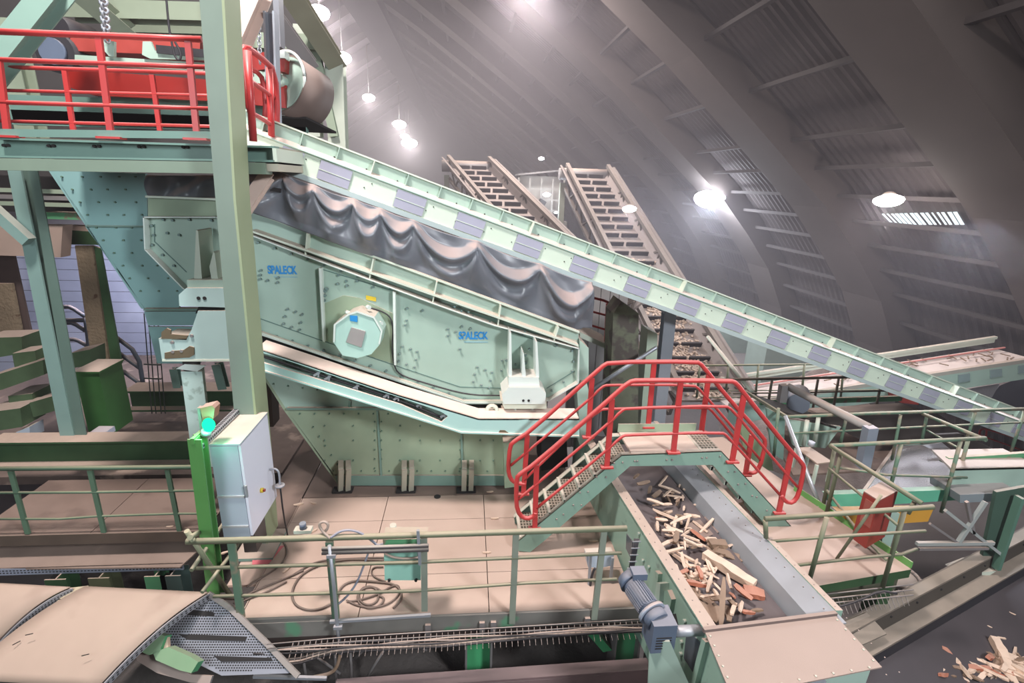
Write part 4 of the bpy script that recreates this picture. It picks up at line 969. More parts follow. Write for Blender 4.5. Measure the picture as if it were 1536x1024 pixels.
q = PX(368, 737, x1+.03); MB().box((q.x, q.y-.01, q.z-.07), (q.x+.02, q.y+.015, q.z+.07)).build('handle', steel, dr_)
m = MB()
for y in (745, 790): p = PY(330, y, YCB-.004); m.box((x0, YCB-.012, p.z-.012), (x1, YCB, p.z+.012))
m.build('strap', paint('strap_grey', (.42, .42, .44), .1, .4), t)
MB().box((x0+.12, YCB+.15, zb-.33), (x1-.02, YCB+.45, zb)).build('plinth', paint('dark_plinth', (.09, .07, .065), .3, .7), t)
tr = thing('perforated_channel', 'perforated galvanised channel lying along the top edge of the cabinet', 'channel', (x0-.02, YCB, zt+.02))
u0, u1 = V((x0-.03, YCB-.12, zt+.05)), V((x0-.01, yb_+.1, zt+.06))
MB().bar(u0, u1, .06, .05).build('channel', steel, tr)
m = MB()
for i in range(26): q = u0.lerp(u1, (i+.5)/26); m.box((q.x-.018, q.y-.011, q.z+.025), (q.x+.018, q.y+.011, q.z+.0265)); m.box((q.x+.030, q.y-.011, q.z-.012), (q.x+.0315, q.y+.011, q.z+.012))
m.build('slots', dark, tr)
# thin lamp-like sensor with bent neck right of cabinet
t = thing('cable_stand', 'thin bent cable rising beside the cabinet door with a small disc', 'cable', PZ(432, 805, 0))
rails(t, rubber, [PZ(432, 805, .02), PY(425, 770, 5.6), PY(420, 728, 5.6)], .01, 'stem'); p = PY(420, 729, 5.6); MB().cyl(p, p+V((0, 0, .02)), .055, 14).build('disc', steel, t)
rails(t, steel, S([(420, 726), (419, 708), (413, 702), (405, 704)], 5.6), .012, 'neck', 2)
# ---------------------------------------------------------------- front railing
YR = YF-.04
t = thing('front_railing', 'long dusty olive railing along the front edge of the main platform', 'railing', PY(640, 925, YR))
rails(t, olive, [PY(280, 812, YR), PY(600, 803, YR), PY(940, 792, YR)], .033, 'top_rail', 0)
rails(t, olive, [PY(288, 852, YR), PY(620, 843, YR), PY(932, 829, YR)], .02, 'mid_rail', 0)
rails(t, olive, [PY(320, 894, YR), PY(620, 886, YR), PY(790, 874, YR), PY(925, 868, YR)], .018, 'low_rail', 0)
m = MB().bar(PY(347, 812, YR), PY(362, 926, YR), .07, .04, up=(0, 1, 0)); m.build('post', railg, t)
MB().bar(PY(494, 812, YR), PY(504, 927, YR), .075, .04, up=(0, 1, 0)).build('post', railg, t)
for a, b in (((636, 806), (637, 915)), ((774, 800), (768, 934)), ((906, 796), (891, 928))):
    MB().bar(PY(*a, YR), PY(*b, YR), .066, .035, up=(0, 1, 0)).build('post', paint('grey_olive_post', (.24, .27, .22), .7, .6, var=.25), t)
t = thing('scaffold_tubes', 'two crossed dusty tubes at the left end of the front railing', 'tubes', PY(330, 860, YR))
MB().cyl(PY(280, 796, YR-.05), PY(345, 892, YR+.3), .026).build('tube', olive, t)
MB().cyl(PY(300, 797, YR+.3), PY(285, 806, YR-.1), .026).build('tube', olive, t)
MB().cyl(PY(287, 855, YR-.05), PY(347, 768, YR+.8), .022).build('tube', olive, t)
MB().cyl(PY(303, 888, YR-.1), PY(362, 810, YR+.6), .02).build('tube', olive, t)
t = thing('conduit_pipe', 'shiny galvanised conduit pipe clipped to a post of the front railing', 'pipe', PY(510, 978, YR-.1))
rails(t, steel, S([(494, 818), (501, 880), (506, 940), (511, 980)], YR-.09), .019, 'pipe', 0)
rails(t, paint('rusty_hose', (.33, .22, .15), .6, .7), S([(511, 978), (506, 1000), (496, 1010), (470, 1015)], YR-.09), .018, 'hose', 2)
for y in (833, 940): p = PY(497 if y < 900 else 507, y, YR-.1); MB().box((p.x-.045, p.y-.02, p.z-.02), (p.x+.045, p.y+.02, p.z+.015)).build('clip', steel, t)
t = thing('twin_pipes', 'pair of dark pipes clamped across the front railing', 'pipes', PY(560, 825, YR-.09))
rails(t, paint('pipe_dark', (.08, .07, .07), .85, .4, dustcol=(.45, .38, .33)), S([(483, 823), (643, 818)], YR-.08), .022, 'pipe', 0); rails(t, paint('pipe_dark', (1, 1, 1)), S([(483, 829), (643, 824)], YR-.08), .022, 'pipe', 0)
tag(MB().bar(PY(495, 932, YR-.07), PY(646, 922, YR-.07), .03, .03).build('mounting_bar', steel), 'galvanised bar fixed low across the front railing', 'bar')
t = thing('clamp_strut', 'short galvanised strut standing up through the front railing', 'strut', PY(630, 845, YR-.05))
MB().bar(PY(627, 795, YR-.07), PY(630, 846, YR-.07), .03, .03).build('strut', steel, t)
t = thing('junction_box', 'mint green terminal box hanging inside the front railing', 'box', PY(605, 870, YR+.12))
mint = paint('mint_paint', (.34, .64, .53), .6, .35)
polyY([(576, 824), (631, 824), (631, 870), (577, 870)], YR+.10, .16).build('body', mint, t)
polyY([(574, 809), (640, 808), (638, 818), (575, 818)], YR+.05, .2).build('lid_bracket', ggreen, t)
polyY([(576, 822), (626, 822), (626, 843), (576, 838)], YR+.09, .01).build('face', mint, t)
for x in (584, 624): p = PY(x, 869, YR+.09); MB().cyl(p, p-V((0, .02, 0)), .016, 10).build('gland', dark, t)
# small dusty valve things on the top rail
for (x, y, lb) in ((455, 796, 'small dusty limit switch with a round knob behind the front railing'), (590, 798, 'small dusty sensor block on top of the mint green box')):
    t = thing('limit_switch', lb, 'switch', PY(x, y, YR+.3))
    p = PY(x, y, YR+.3); MB().box((p.x-.09, p.y-.04, p.z-.01), (p.x+.09, p.y+.05, p.z+.03)).build('plate', cream, t); MB().cyl(p+V((0, 0, .03)), p+V((0, 0, .10)), .035, 14).build('knob', motorm if x < 500 else cream, t)
# ---------------------------------------------------------------- cables
def cab(pts, r, mat, label, z=.02, sm=2):
    P_ = [PZ(a, b, z) if len(q) == 2 else PY(a, b, q[2]) for q in pts for a, b in [q[:2]]]
    tag(MB().tube(P_, r, 6, sm).build('cable', mat), label, 'cable')
cb = paint('brown_black_cable', (.11, .075, .06), .5, .6, dustcol=(.26, .19, .16)); cbb = paint('blue_grey_cable', (.28, .29, .36), .4, .5); cbd = paint('dusty_cable', (.42, .33, .28), .5, .6)
def loop(cx_, cy_, rx, ry, a0, a1, n=16): return [(cx_+rx*math.cos(math.radians(a0+(a1-a0)*i/n)), cy_+ry*math.sin(math.radians(a0+(a1-a0)*i/n))) for i in range(n+1)]
cab([(576, 840), (520, 838), (480, 846), (450, 862), (437, 885), (440, 905), (458, 915), (480, 914), (505, 902), (510, 880), (530, 870), (560, 872), (590, 875), (602, 885), (602, 900), (590, 912)], .013, cb, 'big loop of brown-black cable on the platform left of the mint green box')
cab([(440, 862), (455, 852), (480, 840), (520, 838), (560, 836), (576, 836)], .011, cb, 'brown cable running along the railing to the mint green box')
cab(loop(553, 893, 15, 14, 0, 360)+loop(556, 896, 20, 16, 0, 330), .012, cb, 'small double coil of cable under the mint green box')
cab([(520, 900), (535, 908), (560, 912), (585, 905), (600, 890), (598, 876), (585, 880), (570, 890), (540, 900), (520, 902)], .011, cb, 'tangled cable end on the right side of the small coil')
cab([(575, 850), (560, 850), (556, 858), (562, 866), (578, 872)], .010, cb, 'short cable arc entering the side of the mint green box')
cab([(350, 905), (372, 890), (410, 875), (440, 862), (455, 855)], .011, cb, 'cable running from the cabinet foot to the big loop')
cab([(370, 880), (395, 865), (425, 845), (432, 825), (425, 812)], .010, cb, 'thin cable curving behind the cabinet foot')
cab([(345, 915), (365, 900), (400, 888), (430, 872)], .010, cb, 'lowest cable strand from the left end of the railing')
for i in range(6):
    cab([(352+i*3, 870+i*4), (340+i*5, 890+i*3), (356+i*3, 905), (375, 880+i*3)], .009, cb, 'one of the short tangled cables behind the left railing post', sm=2) if False else None
cab([(495, 807, YR-.02), (482, 795, YR), (478, 785, YR), (486, 781, YR), (493, 786, YR), (490, 796, YR), (478, 802, YR+.1), (455, 803, YR+.2)], .014, cbd, 'dusty cable loop above the top rail of the front railing')
cab([(496, 806, YR-.02), (510, 796, YR), (525, 794, YR), (540, 798, YR), (547, 803, YR), (560, 812, YR+.1), (566, 818, YR+.1), (576, 815, YR+.1)], .013, cbb, 'blue-grey cable arching over the top rail of the front railing')
cab([(552, 830, YR+.02), (545, 850, YR+.02), (535, 875, YR+.02), (520, 895, YR+.02), (508, 905, YR)], .012, cbb, 'blue-grey cable hanging diagonally inside the front railing')
cab([(577, 830, YR+.06), (590, 836, YR+.04), (612, 838, YR+.03), (632, 835, YR+.02)], .013, cbd, 'dusty cable crossing the face of the mint green box')
# ---------------------------------------------------------------- red stair over the belt
YA = 5.6; zp = PY(1000, 678, YA).z; YBk = PZ(980, 650, zp).y+.06
t = thing('crossover_stair', 'teal crossover stair with grated steps over the discharge conveyor', 'stair', PY(795, 820, YA))
strg = [(776, 812), (933, 682), (1082, 676), (1190, 792), (1188, 803), (1167, 808), (1069, 697), (945, 699), (815, 812), (795, 828), (778, 826)]
polyY(strg, YA, .02).build('stringer', paint('stringer_teal', (.21, .33, .27), .9, .5), t)
# top flanges
fl = [(776, 812), (933, 682), (1082, 676), (1190, 792)]; fw = [PY(a, b, YA) for a, b in fl]
m = MB()
for a, b in zip(fw, fw[1:]): m.prism([a, b, b-V((0, 0, .014)), a-V((0, 0, .014))], (0, .07, 0))
m.build('stringer_flange', cream, t)
zoff = V((0, YBk-YA, 0))
bw = [PY(a, b, YA)+zoff for a, b in strg]
MB().prism(bw, (0, .02, 0)).build('stringer', teal_d, t)
m = MB()
for a, b in zip(fw, fw[1:]): m.prism([a+zoff, b+zoff, b+zoff-V((0, 0, .014)), a+zoff-V((0, 0, .014))], (0, -.06, 0))
m.build('stringer_flange', cream, t)
m = MB().box((fw[1].x+.1, YBk-.01, zp), (fw[2].x-.1, YBk+.005, zp+.12)); m.build('kick_plate', sage, t)
platx = PZ(1040, 660, zp).x
MB().box((fw[1].x+.12, YA+.02, zp-.03), (platx, YBk, zp-.004)).build('landing_plate', paint('landing_dust', (.64, .50, .42), .3, .8, var=.05), t)
def grating(x0, x1, y0, y1, z, t, name='tread'):
    m = MB(); n = int((y1-y0)/.055); k = max(2, int((x1-x0)/.04))
    for i in range(n+1): y = y0+(y1-y0)*i/n; m.box((x0, y-.008, z-.03), (x1, y+.008, z))
    for i in range(k+1): x = x0+(x1-x0)*i/k; m.box((x-.006, y0, z-.025), (x+.006, y1, z-.001))
    m.box((x0-.03, y0, z-.05), (x0, y1, z+.004)); m.box((x1, y0, z-.04), (x1+.008, y1, z))
    MB().box((x0-.035, y0, z-.05), (x0-.004, y1, z+.006)).build('nosing', cream, t)
    return m.build(name, gratem, t)
grating(platx+.01, fw[2].x, YA+.02, YBk, zp-.002, t, 'landing_grating')
n_ = 7; xs0, xs1 = PY(776, 812, YA).x+.0, fw[1].x
for i in range(n_):
    a = (i+.35)/n_; x = xs0+(xs1-xs0)*a; z = fw[0].z+(zp-fw[0].z)*a
    grating(x, x+.24, YA+.02, YBk, z-.02, t)
for i in range(5):
    a = (i+.6)/5.4; x = fw[3].x+(fw[2].x-fw[3].x)*a; z = fw[3].z+(zp-fw[3].z)*a
    grating(x-.24, x, YA+.02, YBk, z-.06, t)
m = MB()
for x, y in ((835, 778), (845, 771), (860, 757), (872, 757), (870, 738), (882, 737), (895, 715), (909, 715), (921, 694), (934, 693), (952, 691), (956, 691), (1000, 689), (1008, 689), (1053, 686), (1060, 686), (1080, 684), (1092, 707), (1102, 707), (1107, 726), (1118, 725), (1128, 743), (1135, 745), (1150, 765)):
    p = PY(x, y, YA); m.cyl(p, p-V((0, .015, 0)), .011, 8)
m.build('bolts', steeld, t)
def stair_rail(label, y, paths, posts, mat=redrail):
    t = thing('stair_railing', label, 'railing', PY(*posts[0][1], y))
    rr_ = [.03]+[.019]*10
    for i, l in enumerate(paths): rails(t, mat, S(l, y), rr_[i], 'top_rail' if i == 0 else 'mid_rail', 1)
    for a, b in posts:
        A, B = PY(*a, y), PY(*b, y); MB().bar(A, B, .065, .03, up=(0, 1, 0)).build('post', mat, t)
        MB().box((B.x-.08, y-.04, B.z-.01), (B.x+.08, y+.04, B.z+.012)).build('foot_plate', mat, t)
stair_rail('near red railing of the crossover stair', YA-.01, [
    [(803, 768), (801, 774), (790, 778), (779, 772), (774, 755), (775, 716), (781, 710), (802, 696), (914, 599), (943, 573), (956, 570), (1096, 571), (1104, 574), (1117, 591), (1182, 672), (1204, 695), (1206, 703), (1198, 742), (1189, 754), (1178, 752), (1171, 742)],
    [(777, 749), (808, 723), (914, 634), (932, 616), (940, 612), (1088, 608), (1099, 615), (1132, 655), (1196, 730)],
    [(805, 762), (909, 676), (932, 655), (940, 652), (1083, 648), (1091, 654), (1169, 741)]],
    [((805, 697), (802, 792)), ((918, 598), (910, 700)), ((1021, 572), (1010, 678)), ((1116, 592), (1098, 692)), ((1187, 678), (1168, 768))])
stair_rail('far red railing of the crossover stair', YBk+.01, [
    [(788, 726), (773, 724), (765, 717), (762, 702), (765, 668), (772, 661), (795, 647), (901, 551), (914, 543), (1045, 542), (1054, 548), (1091, 596), (1146, 656), (1148, 667), (1139, 703), (1130, 710), (1121, 707)],
    [(766, 698), (883, 600), (903, 580), (912, 577), (1040, 577), (1050, 584), (1141, 690)],
    [(786, 720), (868, 640), (900, 615), (908, 613), (1060, 610), (1070, 618), (1121, 680)]],
    [((791, 652), (785, 740)), ((888, 567), (882, 655)), ((981, 545), (972, 640)), ((1063, 562), (1052, 648)), ((1128, 652), (1118, 712))])
# ================================================================ discharge conveyor in front
RZ = .85
def Lx(y): return 1.971+.086*(5.939-y)
def Rx(y): return Lx(y)+1.33
YN, YFAR = 3.50, 7.7
t = thing('discharge_conveyor', 'green-walled discharge conveyor passing under the crossover stair toward the viewer', 'conveyor', (2.5, YN, -.6))
def wallp(x_of, y0, y1, z0, z1, th, mat, name):
    return MB().prism([V((x_of(y0), y0, z0)), V((x_of(y1), y1, z0)), V((x_of(y1), y1, z1)), V((x_of(y0), y0, z1))], (th, 0, 0)).build(name, mat, t)
wallm = paint('conveyor_wall_paint', (.29, .43, .35), .95, .5, var=.1, wear=((.21, .30, .25), 6, .62), dustcol=(.48, .35, .29))
wallp(lambda y: Lx(y), 2.6, YFAR, -.55, RZ, .03, wallm, 'side_wall')
wallp(lambda y: Lx(y)-.03, 2.6, YFAR, RZ-.005, RZ+.012, .13, wallm, 'wall_cap')
wallp(lambda y: Lx(y)+.10, YN+.1, YFAR, .3, RZ-.01, .012, rubber, 'skirt_rubber')
gal = paint('galvanised_lining', (.39, .40, .43), .12, .45, .35, var=.2)
m = MB().prism([V((Rx(YN)+.02, YN, RZ)), V((Rx(YN)-.24, YN, RZ-.05)), V((Rx(YFAR)-.24, YFAR, RZ-.05)), V((Rx(YFAR)+.02, YFAR, RZ))], (0, 0, -.015)); m.build('lining_sheet', gal, t)
m = MB().prism([V((Rx(YN)-.24, YN, RZ-.05)), V((Rx(YN)-.30, YN, RZ-.22)), V((Rx(YFAR)-.30, YFAR, RZ-.22)), V((Rx(YFAR)-.24, YFAR, RZ-.05))], (.02, 0, 0)); m.build('lining_sheet', gal, t)
wallp(lambda y: Rx(y)+.02, YN+.13, YFAR, -.55, RZ+.012, .07, wallm, 'side_wall')
m = MB()
for i in range(34):
    y = 2.7+i*.14; x = Lx(y)+.03; m.cyl(V((x, y, RZ+.01)), V((x, y, RZ+.02)), .006, 6); x = Rx(y)+.05; m.cyl(V((x, y, RZ+.01)), V((x, y, RZ+.016)), .006, 6)
    x = Rx(y)-.06; m.cyl(V((x, y, RZ-.012)), V((x, y, RZ-.004)), .006, 6)
m.build('bolts', steeld, t)
def beltf(u, v):
    s = u*5.2   # length along; curls over the head drum at the near end
    x0 = .12; w = 1.33-.12-.34
    ye = YN+.30; R_ = .26; zb = RZ-.25
    L0 = YFAR-ye
    if s < L0: y, z = YFAR-s, zb
    else: a = min((s-L0)/R_, 2.2); y, z = ye-R_*math.sin(a), zb-R_+R_*math.cos(a)
    x = Lx(y)+x0+w*v; z += .10*(2*v-1)**2 - .02
    return V((x, y, z))
b_ = MB().grid(beltf, 90, 12).build('belt', belt, t)
md = b_.modifiers.new('thick', 'SOLIDIFY'); md.thickness = .015
# hood
hz = RZ+.03
hp = [PZ(1057, 946, hz), PZ(1252, 921, hz), PZ(1323, 1000, hz), PZ(1098, 1045, hz)]
MB().prism(hp, (0, 0, -.012)).build('hood_sheet', hoodm, t)
MB().bar(PZ(1055, 945, hz+.01), PZ(1254, 920, hz+.01), .035, .04).build('hood_lip', paint('lip_brown', (.16, .12, .11), .5, .7), t)
MB().prism([hp[3]+V((.02, .02, -.02)), hp[2]+V((-.05, .04, -.02)), hp[2]+V((-.06, .05, -.6)), hp[3]+V((.02, .03, -.6))], (0, .02, 0)).build('hood_front', tealc, t)
MB().prism([hp[2]+V((-.06, .04, -.02)), hp[1]+V((.0, 0, -.02)), hp[1]+V((0, 0, -.6)), hp[2]+V((-.06, .04, -.6))], (-.02, 0, 0)).build('hood_side', tealc, t)
q0 = hp[3].lerp(hp[2], .18); q1 = hp[3].lerp(hp[2], .62)
MB().prism([q0+V((0, -.01, -.04)), q1+V((0, .0, -.04)), q1+V((0, .0, -.4)), q0+V((0, -.01, -.4))], (0, .02, 0)).build('front_window', paint('bright_zinc', (.6, .64, .72), .1, .25, .6), t)
for a, b, n in ((hp[0], hp[3], 6), (hp[3], hp[2], 8), (hp[1], hp[2], 5)):
    for i in range(n): q = a.lerp(b, (i+.5)/n)+(sum(hp, V())/4-a.lerp(b, (i+.5)/n)).normalized()*.03; MB().cyl(q, q+V((0, 0, .010)), .009, 6).build('bolt', cream, t)
# left wall details
xw = lambda y: Lx(y)-.006
def wq(pts, th=.012, off=0.0):
    n = V((-1, -.086, 0)).normalized(); o = V((Lx(4.0), 4.0, 0)); P_ = [PP(a, b, o+n*off, n) for a, b in pts]; return MB().prism(P_, n*th), P_
m, _ = wq([(1032, 942), (1054, 966), (1046, 1016), (1027, 986)]); m.build('inspection_window', glass, t)
m, _ = wq([(941, 800), (950, 812), (948, 838), (940, 822)]); m.build('inspection_window', glass, t)
m, _ = wq([(1060, 956), (1066, 962), (1048, 1030), (1042, 1024)], .05); m.build('wall_stiffener', wallm, t)
m, _ = wq([(989, 855), (994, 860), (990, 905), (985, 898)], .05); m.build('wall_stiffener', wallm, t)
m, _ = wq([(990, 890), (1008, 884), (1014, 898), (1010, 920), (992, 924)], .05); m.build('bearing_block', wallm, t)
m, _ = wq([(998, 872), (1004, 874), (1002, 900), (994, 900)], .10); m.build('tension_arm', tealc, t)
m, _ = wq([(1002, 925), (1014, 920), (1018, 938), (1010, 948), (1002, 944)], .03); m.build('shaft_hub', dark, t)
mm = MB()
for (x, y) in ((1029, 931), (1031, 942), (1024, 962), (1023, 980), (960, 800), (966, 840), (975, 850)):
    n = V((-1, -.086, 0)).normalized(); o = V((Lx(4.0), 4.0, 0)); p = PP(x, y, o, n); mm.cyl(p, p+n*.03, .02, 8)
mm.build('wall_bolts', tealc, t)
m, _ = wq([(992, 958), (998, 954), (1025, 1018), (1014, 1024)], .12); m.build('rotten_batten', woodd, t)
MB().prism([PY(975, 962, 3.55), PY(1005, 962, 3.45), PY(1040, 1040, 3.3), PY(972, 1040, 3.5)], (0, .02, 0)).build('lower_panel', tealc, t)
# support under far end so that it stands
for y in (3.2, 5.0, 7.2):
    for xx in (Lx(y)+.05, Rx(y)-.05): MB().box((xx-.06, y-.06, GZ), (xx+.06, y+.06, -.5)).build('support_leg', teal_d, t)
# gear motor
t = thing('gear_motor', 'blue-grey gear motor on the side wall of the discharge conveyor', 'motor', PY(975, 965, 3.7))
ax = [PY(946, 872, 4.0), PY(976, 916, 3.70)]
d_ = (ax[1]-ax[0]).normalized()
b_ = MB().cyl(ax[0], ax[1], .095, 24).build('motor_body', motorm, t)
sd = d_.orthogonal().normalized(); sd2 = d_.cross(sd); m = MB()
for i in range(26):
    a = i*math.pi*2/26; r_ = sd*math.cos(a)+sd2*math.sin(a); m.bar(ax[0]+r_*.1+d_*.06, ax[1]+r_*.1-d_*.04, .006, .018, up=r_)
m.build('cooling_fins', motorm, b_)
MB().cyl(ax[0]-d_*.07, ax[0]+d_*.02, .10, 24, .122).build('fan_cowl', motorm, t)
MB().cyl(ax[1], ax[1]+d_*.03, .135, 24).build('flange', paint('motor_light', (.34, .38, .46), .7, .45), t)
MB().cyl(ax[1]+d_*.03, ax[1]+d_*.12, .11, 20).build('adapter', motorm, t)
g0 = ax[1]+d_*.1
MB().box((g0.x-.08, g0.y-.12, g0.z-.25), (g0.x+.14, g0.y+.12, g0.z+.06)).build('gearbox', motorm, t)
MB().cyl(V((g0.x+.1, g0.y-.05, g0.z-.08)), V((Lx(3.6), g0.y-.05, g0.z-.08)), .05, 16).build('output_shaft', steel, t)
MB().box((ax[0].x-.01, ax[0].y-.08, ax[0].z+.08), (ax[0].x+.13, ax[0].y+.04, ax[0].z+.15)).build('terminal_box', motorm, t)
m = MB()
for i in range(5): m.box((g0.x-.04, g0.y-.125, g0.z-.2+i*.03), (g0.x+.10, g0.y-.12, g0.z-.19+i*.03))
m.build('gearbox_ribs', dark, t)
# small white terminal box on struts
t = thing('terminal_box', 'white terminal box on two galvanised struts beside the discharge conveyor', 'box', PY(900, 870, 5.1))
polyY([(880, 834), (921, 832), (918, 848), (899, 852), (882, 850)], 5.05, .14).build('body', lilacc, t)
for a, b in (((886, 830), (880, 932)), ((919, 836), (916, 868))):
    MB().bar(PY(*a, 5.0), PY(*b, 5.0), .03, .03).build('strut', steel, t)
m = MB().tube(S([(893, 852), (890, 856), (886, 870), (884, 900), (881, 930)], 4.98), .015, 8, 1); m.build('cable', rubber, t)
tag(MB().bar(PZ(893, 871, .02), PZ(930, 870, .02), .05, .04).build('floor_bar', steeld), 'dark bar lying on the platform under the white terminal box', 'bar')
t = thing('cable_riser', 'black cable bundle rising in a small tray on the discharge conveyor wall', 'cable', PY(945, 862, 4.4))
m = MB()
for i in range(4): m.tube(S([(952+i*2, 808), (947+i*2, 835), (942+i*2, 865)], 4.45), .009, 6)
m.build('cables', rubber, t)
for i in range(6): a = PY(953-i*2, 812+i*10, 4.43); MB().bar(a-V((.03, 0, 0)), a+V((.06, 0, 0)), .01, .01).build('rung', steel, t)
# ---------------------------------------------------------------- wood on the belt
zb = RZ-.25
def onbelt(px, py, dz=.0): return PZ(px, py, zb+.04+dz)
big = [ # px,py, angle in the picture, kind, scale
 (1000, 775, -.35, 1, 1.2), (1020, 780, .3, 6, .9), (1012, 783, 1.0, 0, 1), (985, 790, 1.2, 0, 1), (1003, 795, 1.9, 2, 1), (1030, 800, .5, 1, .8), (1040, 775, -.2, 0, 1), (1060, 790, .6, 1, 1), (1084, 777, -.4, 0, .9), (992, 780, .1, 7, 1.3),
 (1000, 815, .4, 0, 1), (1015, 812, 1.4, 1, .9), (1030, 818, -.2, 6, .9), (1048, 815, -.5, 1, .7), (1006, 828, .05, 1, 1), (1018, 840, -.8, 6, .9), (1028, 845, 1.2, 0, 1), (1012, 855, 1.0, 2, .9), (1040, 850, -.1, 7, 1.2),
 (1020, 862, .2, 3, 1), (1036, 868, .3, 0, 1), (1050, 862, .2, 2, 1), (1025, 872, .4, 2, 1), (1044, 878, -.2, 3, 1), (1060, 875, .3, 0, .8), (1055, 868, 2.0, 7, 1),
 (1030, 885, -.2, 4, 1), (1078, 900, .0, 1, .8), (1100, 915, .6, 0, 1), (1092, 922, .9, 4, .9), (1110, 910, .8, 0, .9), (1122, 920, 0, 3, .7), (1135, 917, 0, 5, .9), (1098, 905, 1.7, 5, 1),
 (985, 742, .6, 4, .9), (1005, 735, -.5, 6, .8), (1010, 745, -.2, 1, .9), (975, 735, .9, 5, 1), (965, 725, .2, 4, .8), (995, 722, .5, 1, .8), (1020, 728, .9, 6, .7), (1035, 740, -.4, 0, .9), (955, 715, .4, 5, 1), (1000, 757, .1, 7, 1.2), (1045, 757, .4, 7, 1), (1092, 820, .1, 7, 1.1), (1078, 838, .3, 5, 1), (1100, 838, -.3, 4, .7)]
for i, (x, y, a, k, sc) in enumerate(big):
    yaw = math.atan2(math.sin(a)*1.5, math.cos(a))+random.uniform(-.15, .15)
    lab = {0: 'short pale splinter', 1: 'long pale splinter', 2: 'stubby pale chunk', 3: 'reddish stub of wood', 4: 'dark weathered scrap', 5: 'small dark scrap', 6: 'longest kind of pale splinter', 7: 'tiny pale chip'}[k]
    put(k, onbelt(x, y, random.uniform(0, .05)), yaw, lab+' among the wood on the discharge belt', lab+'s on the discharge belt', tilt=random.uniform(-.25, .25), sc=sc*.92, roll=random.uniform(-.5, .5))
rx_ = random.Random(77)
lb_ = {0: 'short pale splinter', 1: 'long pale splinter', 5: 'small dark scrap', 7: 'tiny pale chip', 4: 'dark weathered scrap', 3: 'reddish stub of wood'}
for i in range(62):
    v = rx_.random(); py = 735+v*170; cx0 = 965+(py-735)*.50; px = cx0+rx_.gauss(28, 20)
    if py < 770: px = rx_.uniform(945, 1030)
    px = min(max(px, 950+(py-735)*.62), 1050+(py-735)*.5)
    k = rx_.choice((0, 0, 1, 7, 7, 5, 4, 3) if py > 768 else (5, 4, 4, 7, 0))
    put(k, onbelt(px, py, rx_.uniform(.0, .07)), rx_.uniform(-1.6, 1.6), lb_[k]+' among the wood on the discharge belt', lb_[k]+'s on the discharge belt', tilt=rx_.uniform(-.35, .35), sc=rx_.uniform(.45, .95), roll=rx_.uniform(-.6, .6))
def single(L, w, h, seed, mt, p, yaw, tilt, label, taper=.9, bend=.02):
    o = splinter(L, w, h, seed, bend, taper).build('wood_scrap', mt); place(o, p, yaw, tilt); tag(o, label, 'wood scrap'); return o
single(.58, .13, .09, 21, woodm, onbelt(1092, 858), -.95, .02, 'longest pale sawn block in the middle of the discharge belt')
single(.20, .13, .06, 22, woodr, onbelt(1130, 892), -.4, 0, 'brick-red square wood piece on the discharge belt')
single(.52, .06, .04, 23, woodd, onbelt(1083, 905, .12), 1.1, -.45, 'dark pointed stave leaning up near the belt end', .35)
single(.50, .30, .02, 24, paint('dark_board', (.14, .10, .09), .3), onbelt(1060, 790), .5, .05, 'large dark curved board under the splinters on the belt', .8)
single(.46, .26, .03, 25, woodd, onbelt(1050, 905), -.9, .05, 'wide dark plank against the left skirt at the belt end', .8)
single(.20, .12, .07, 26, woodd, onbelt(1076, 820), -.1, 0, 'square dark block beside the pale splinters')
single(.26, .10, .03, 27, woodd, onbelt(1090, 832), -.5, 0, 'flat brown slab beside the square dark block')
single(.20, .09, .02, 28, woodm, onbelt(1068, 810), -.2, 0, 'small pale oval slab near the middle of the belt')
# ---------------------------------------------------------------- under the platform
o = MB().grid(lambda u, v: V((-6+8.0*u, 2.2+7*v, -1.35+.5*v+.12*math.sin(u*23)*math.sin(v*17)+.06*math.sin(u*61+v*40))), 70, 50).build('dark_fines', grime)
tag(o, 'black fines heaped beneath the main platform', 'fines', kind='stuff')
t = thing('cable_tray', 'wire cable tray running below the front edge of the main platform', 'cable tray', PY(700, 950, YF-.15))
ya = YF-.16
wire = paint('wire_tray_steel', (.30, .28, .28), .6, .5, .3)
m = MB()
for dy in (0, .18):
    for k in (0, 7): m.tube([PY(400, 966+k, ya-dy), PY(520, 955+k, ya-dy), PY(1000, 926+k, ya-dy)], .006, 6)
for i in range(64): a = PY(440+i*8.6, 962-i*.52, ya); m.bar(a, a-V((0, .18, .06)), .005, .005); m.bar(a, a-V((0, 0, .06)), .005, .005)
m.build('tray_wires', wire, t)
for i, (dy, dz, mt) in enumerate(((.03, 0, rubber), (.07, .01, cbd), (.11, 0, steeld), (.15, .01, rubber))):
    m = MB(); m.tube([PY(380+j*44, 975+i*2-min(j, 12)*2.9+2.5*math.sin(j*1.3+i*2)-max(0, j-12)*.8, ya-dy+.02*math.sin(j*.9+i)) for j in range(15)], .009, 6, 1); m.build('tray_cable', mt, t)
t = thing('sagging_cables', 'dusty cables sagging beneath the wire cable tray', 'cables', PY(700, 975, ya-.1))
for i in range(3):
    MB().tube(S([(395, 985+i*5), (440, 990+i*4), (490, 975+i*3), (530, 968+i*4), (640, 966+i*3), (740, 956+i*3), (860, 945+i*3), (985, 940+i*3)], ya-.06*i), .011, 6, 1).build('cable', [steeld, cbd, rubber][i], t)
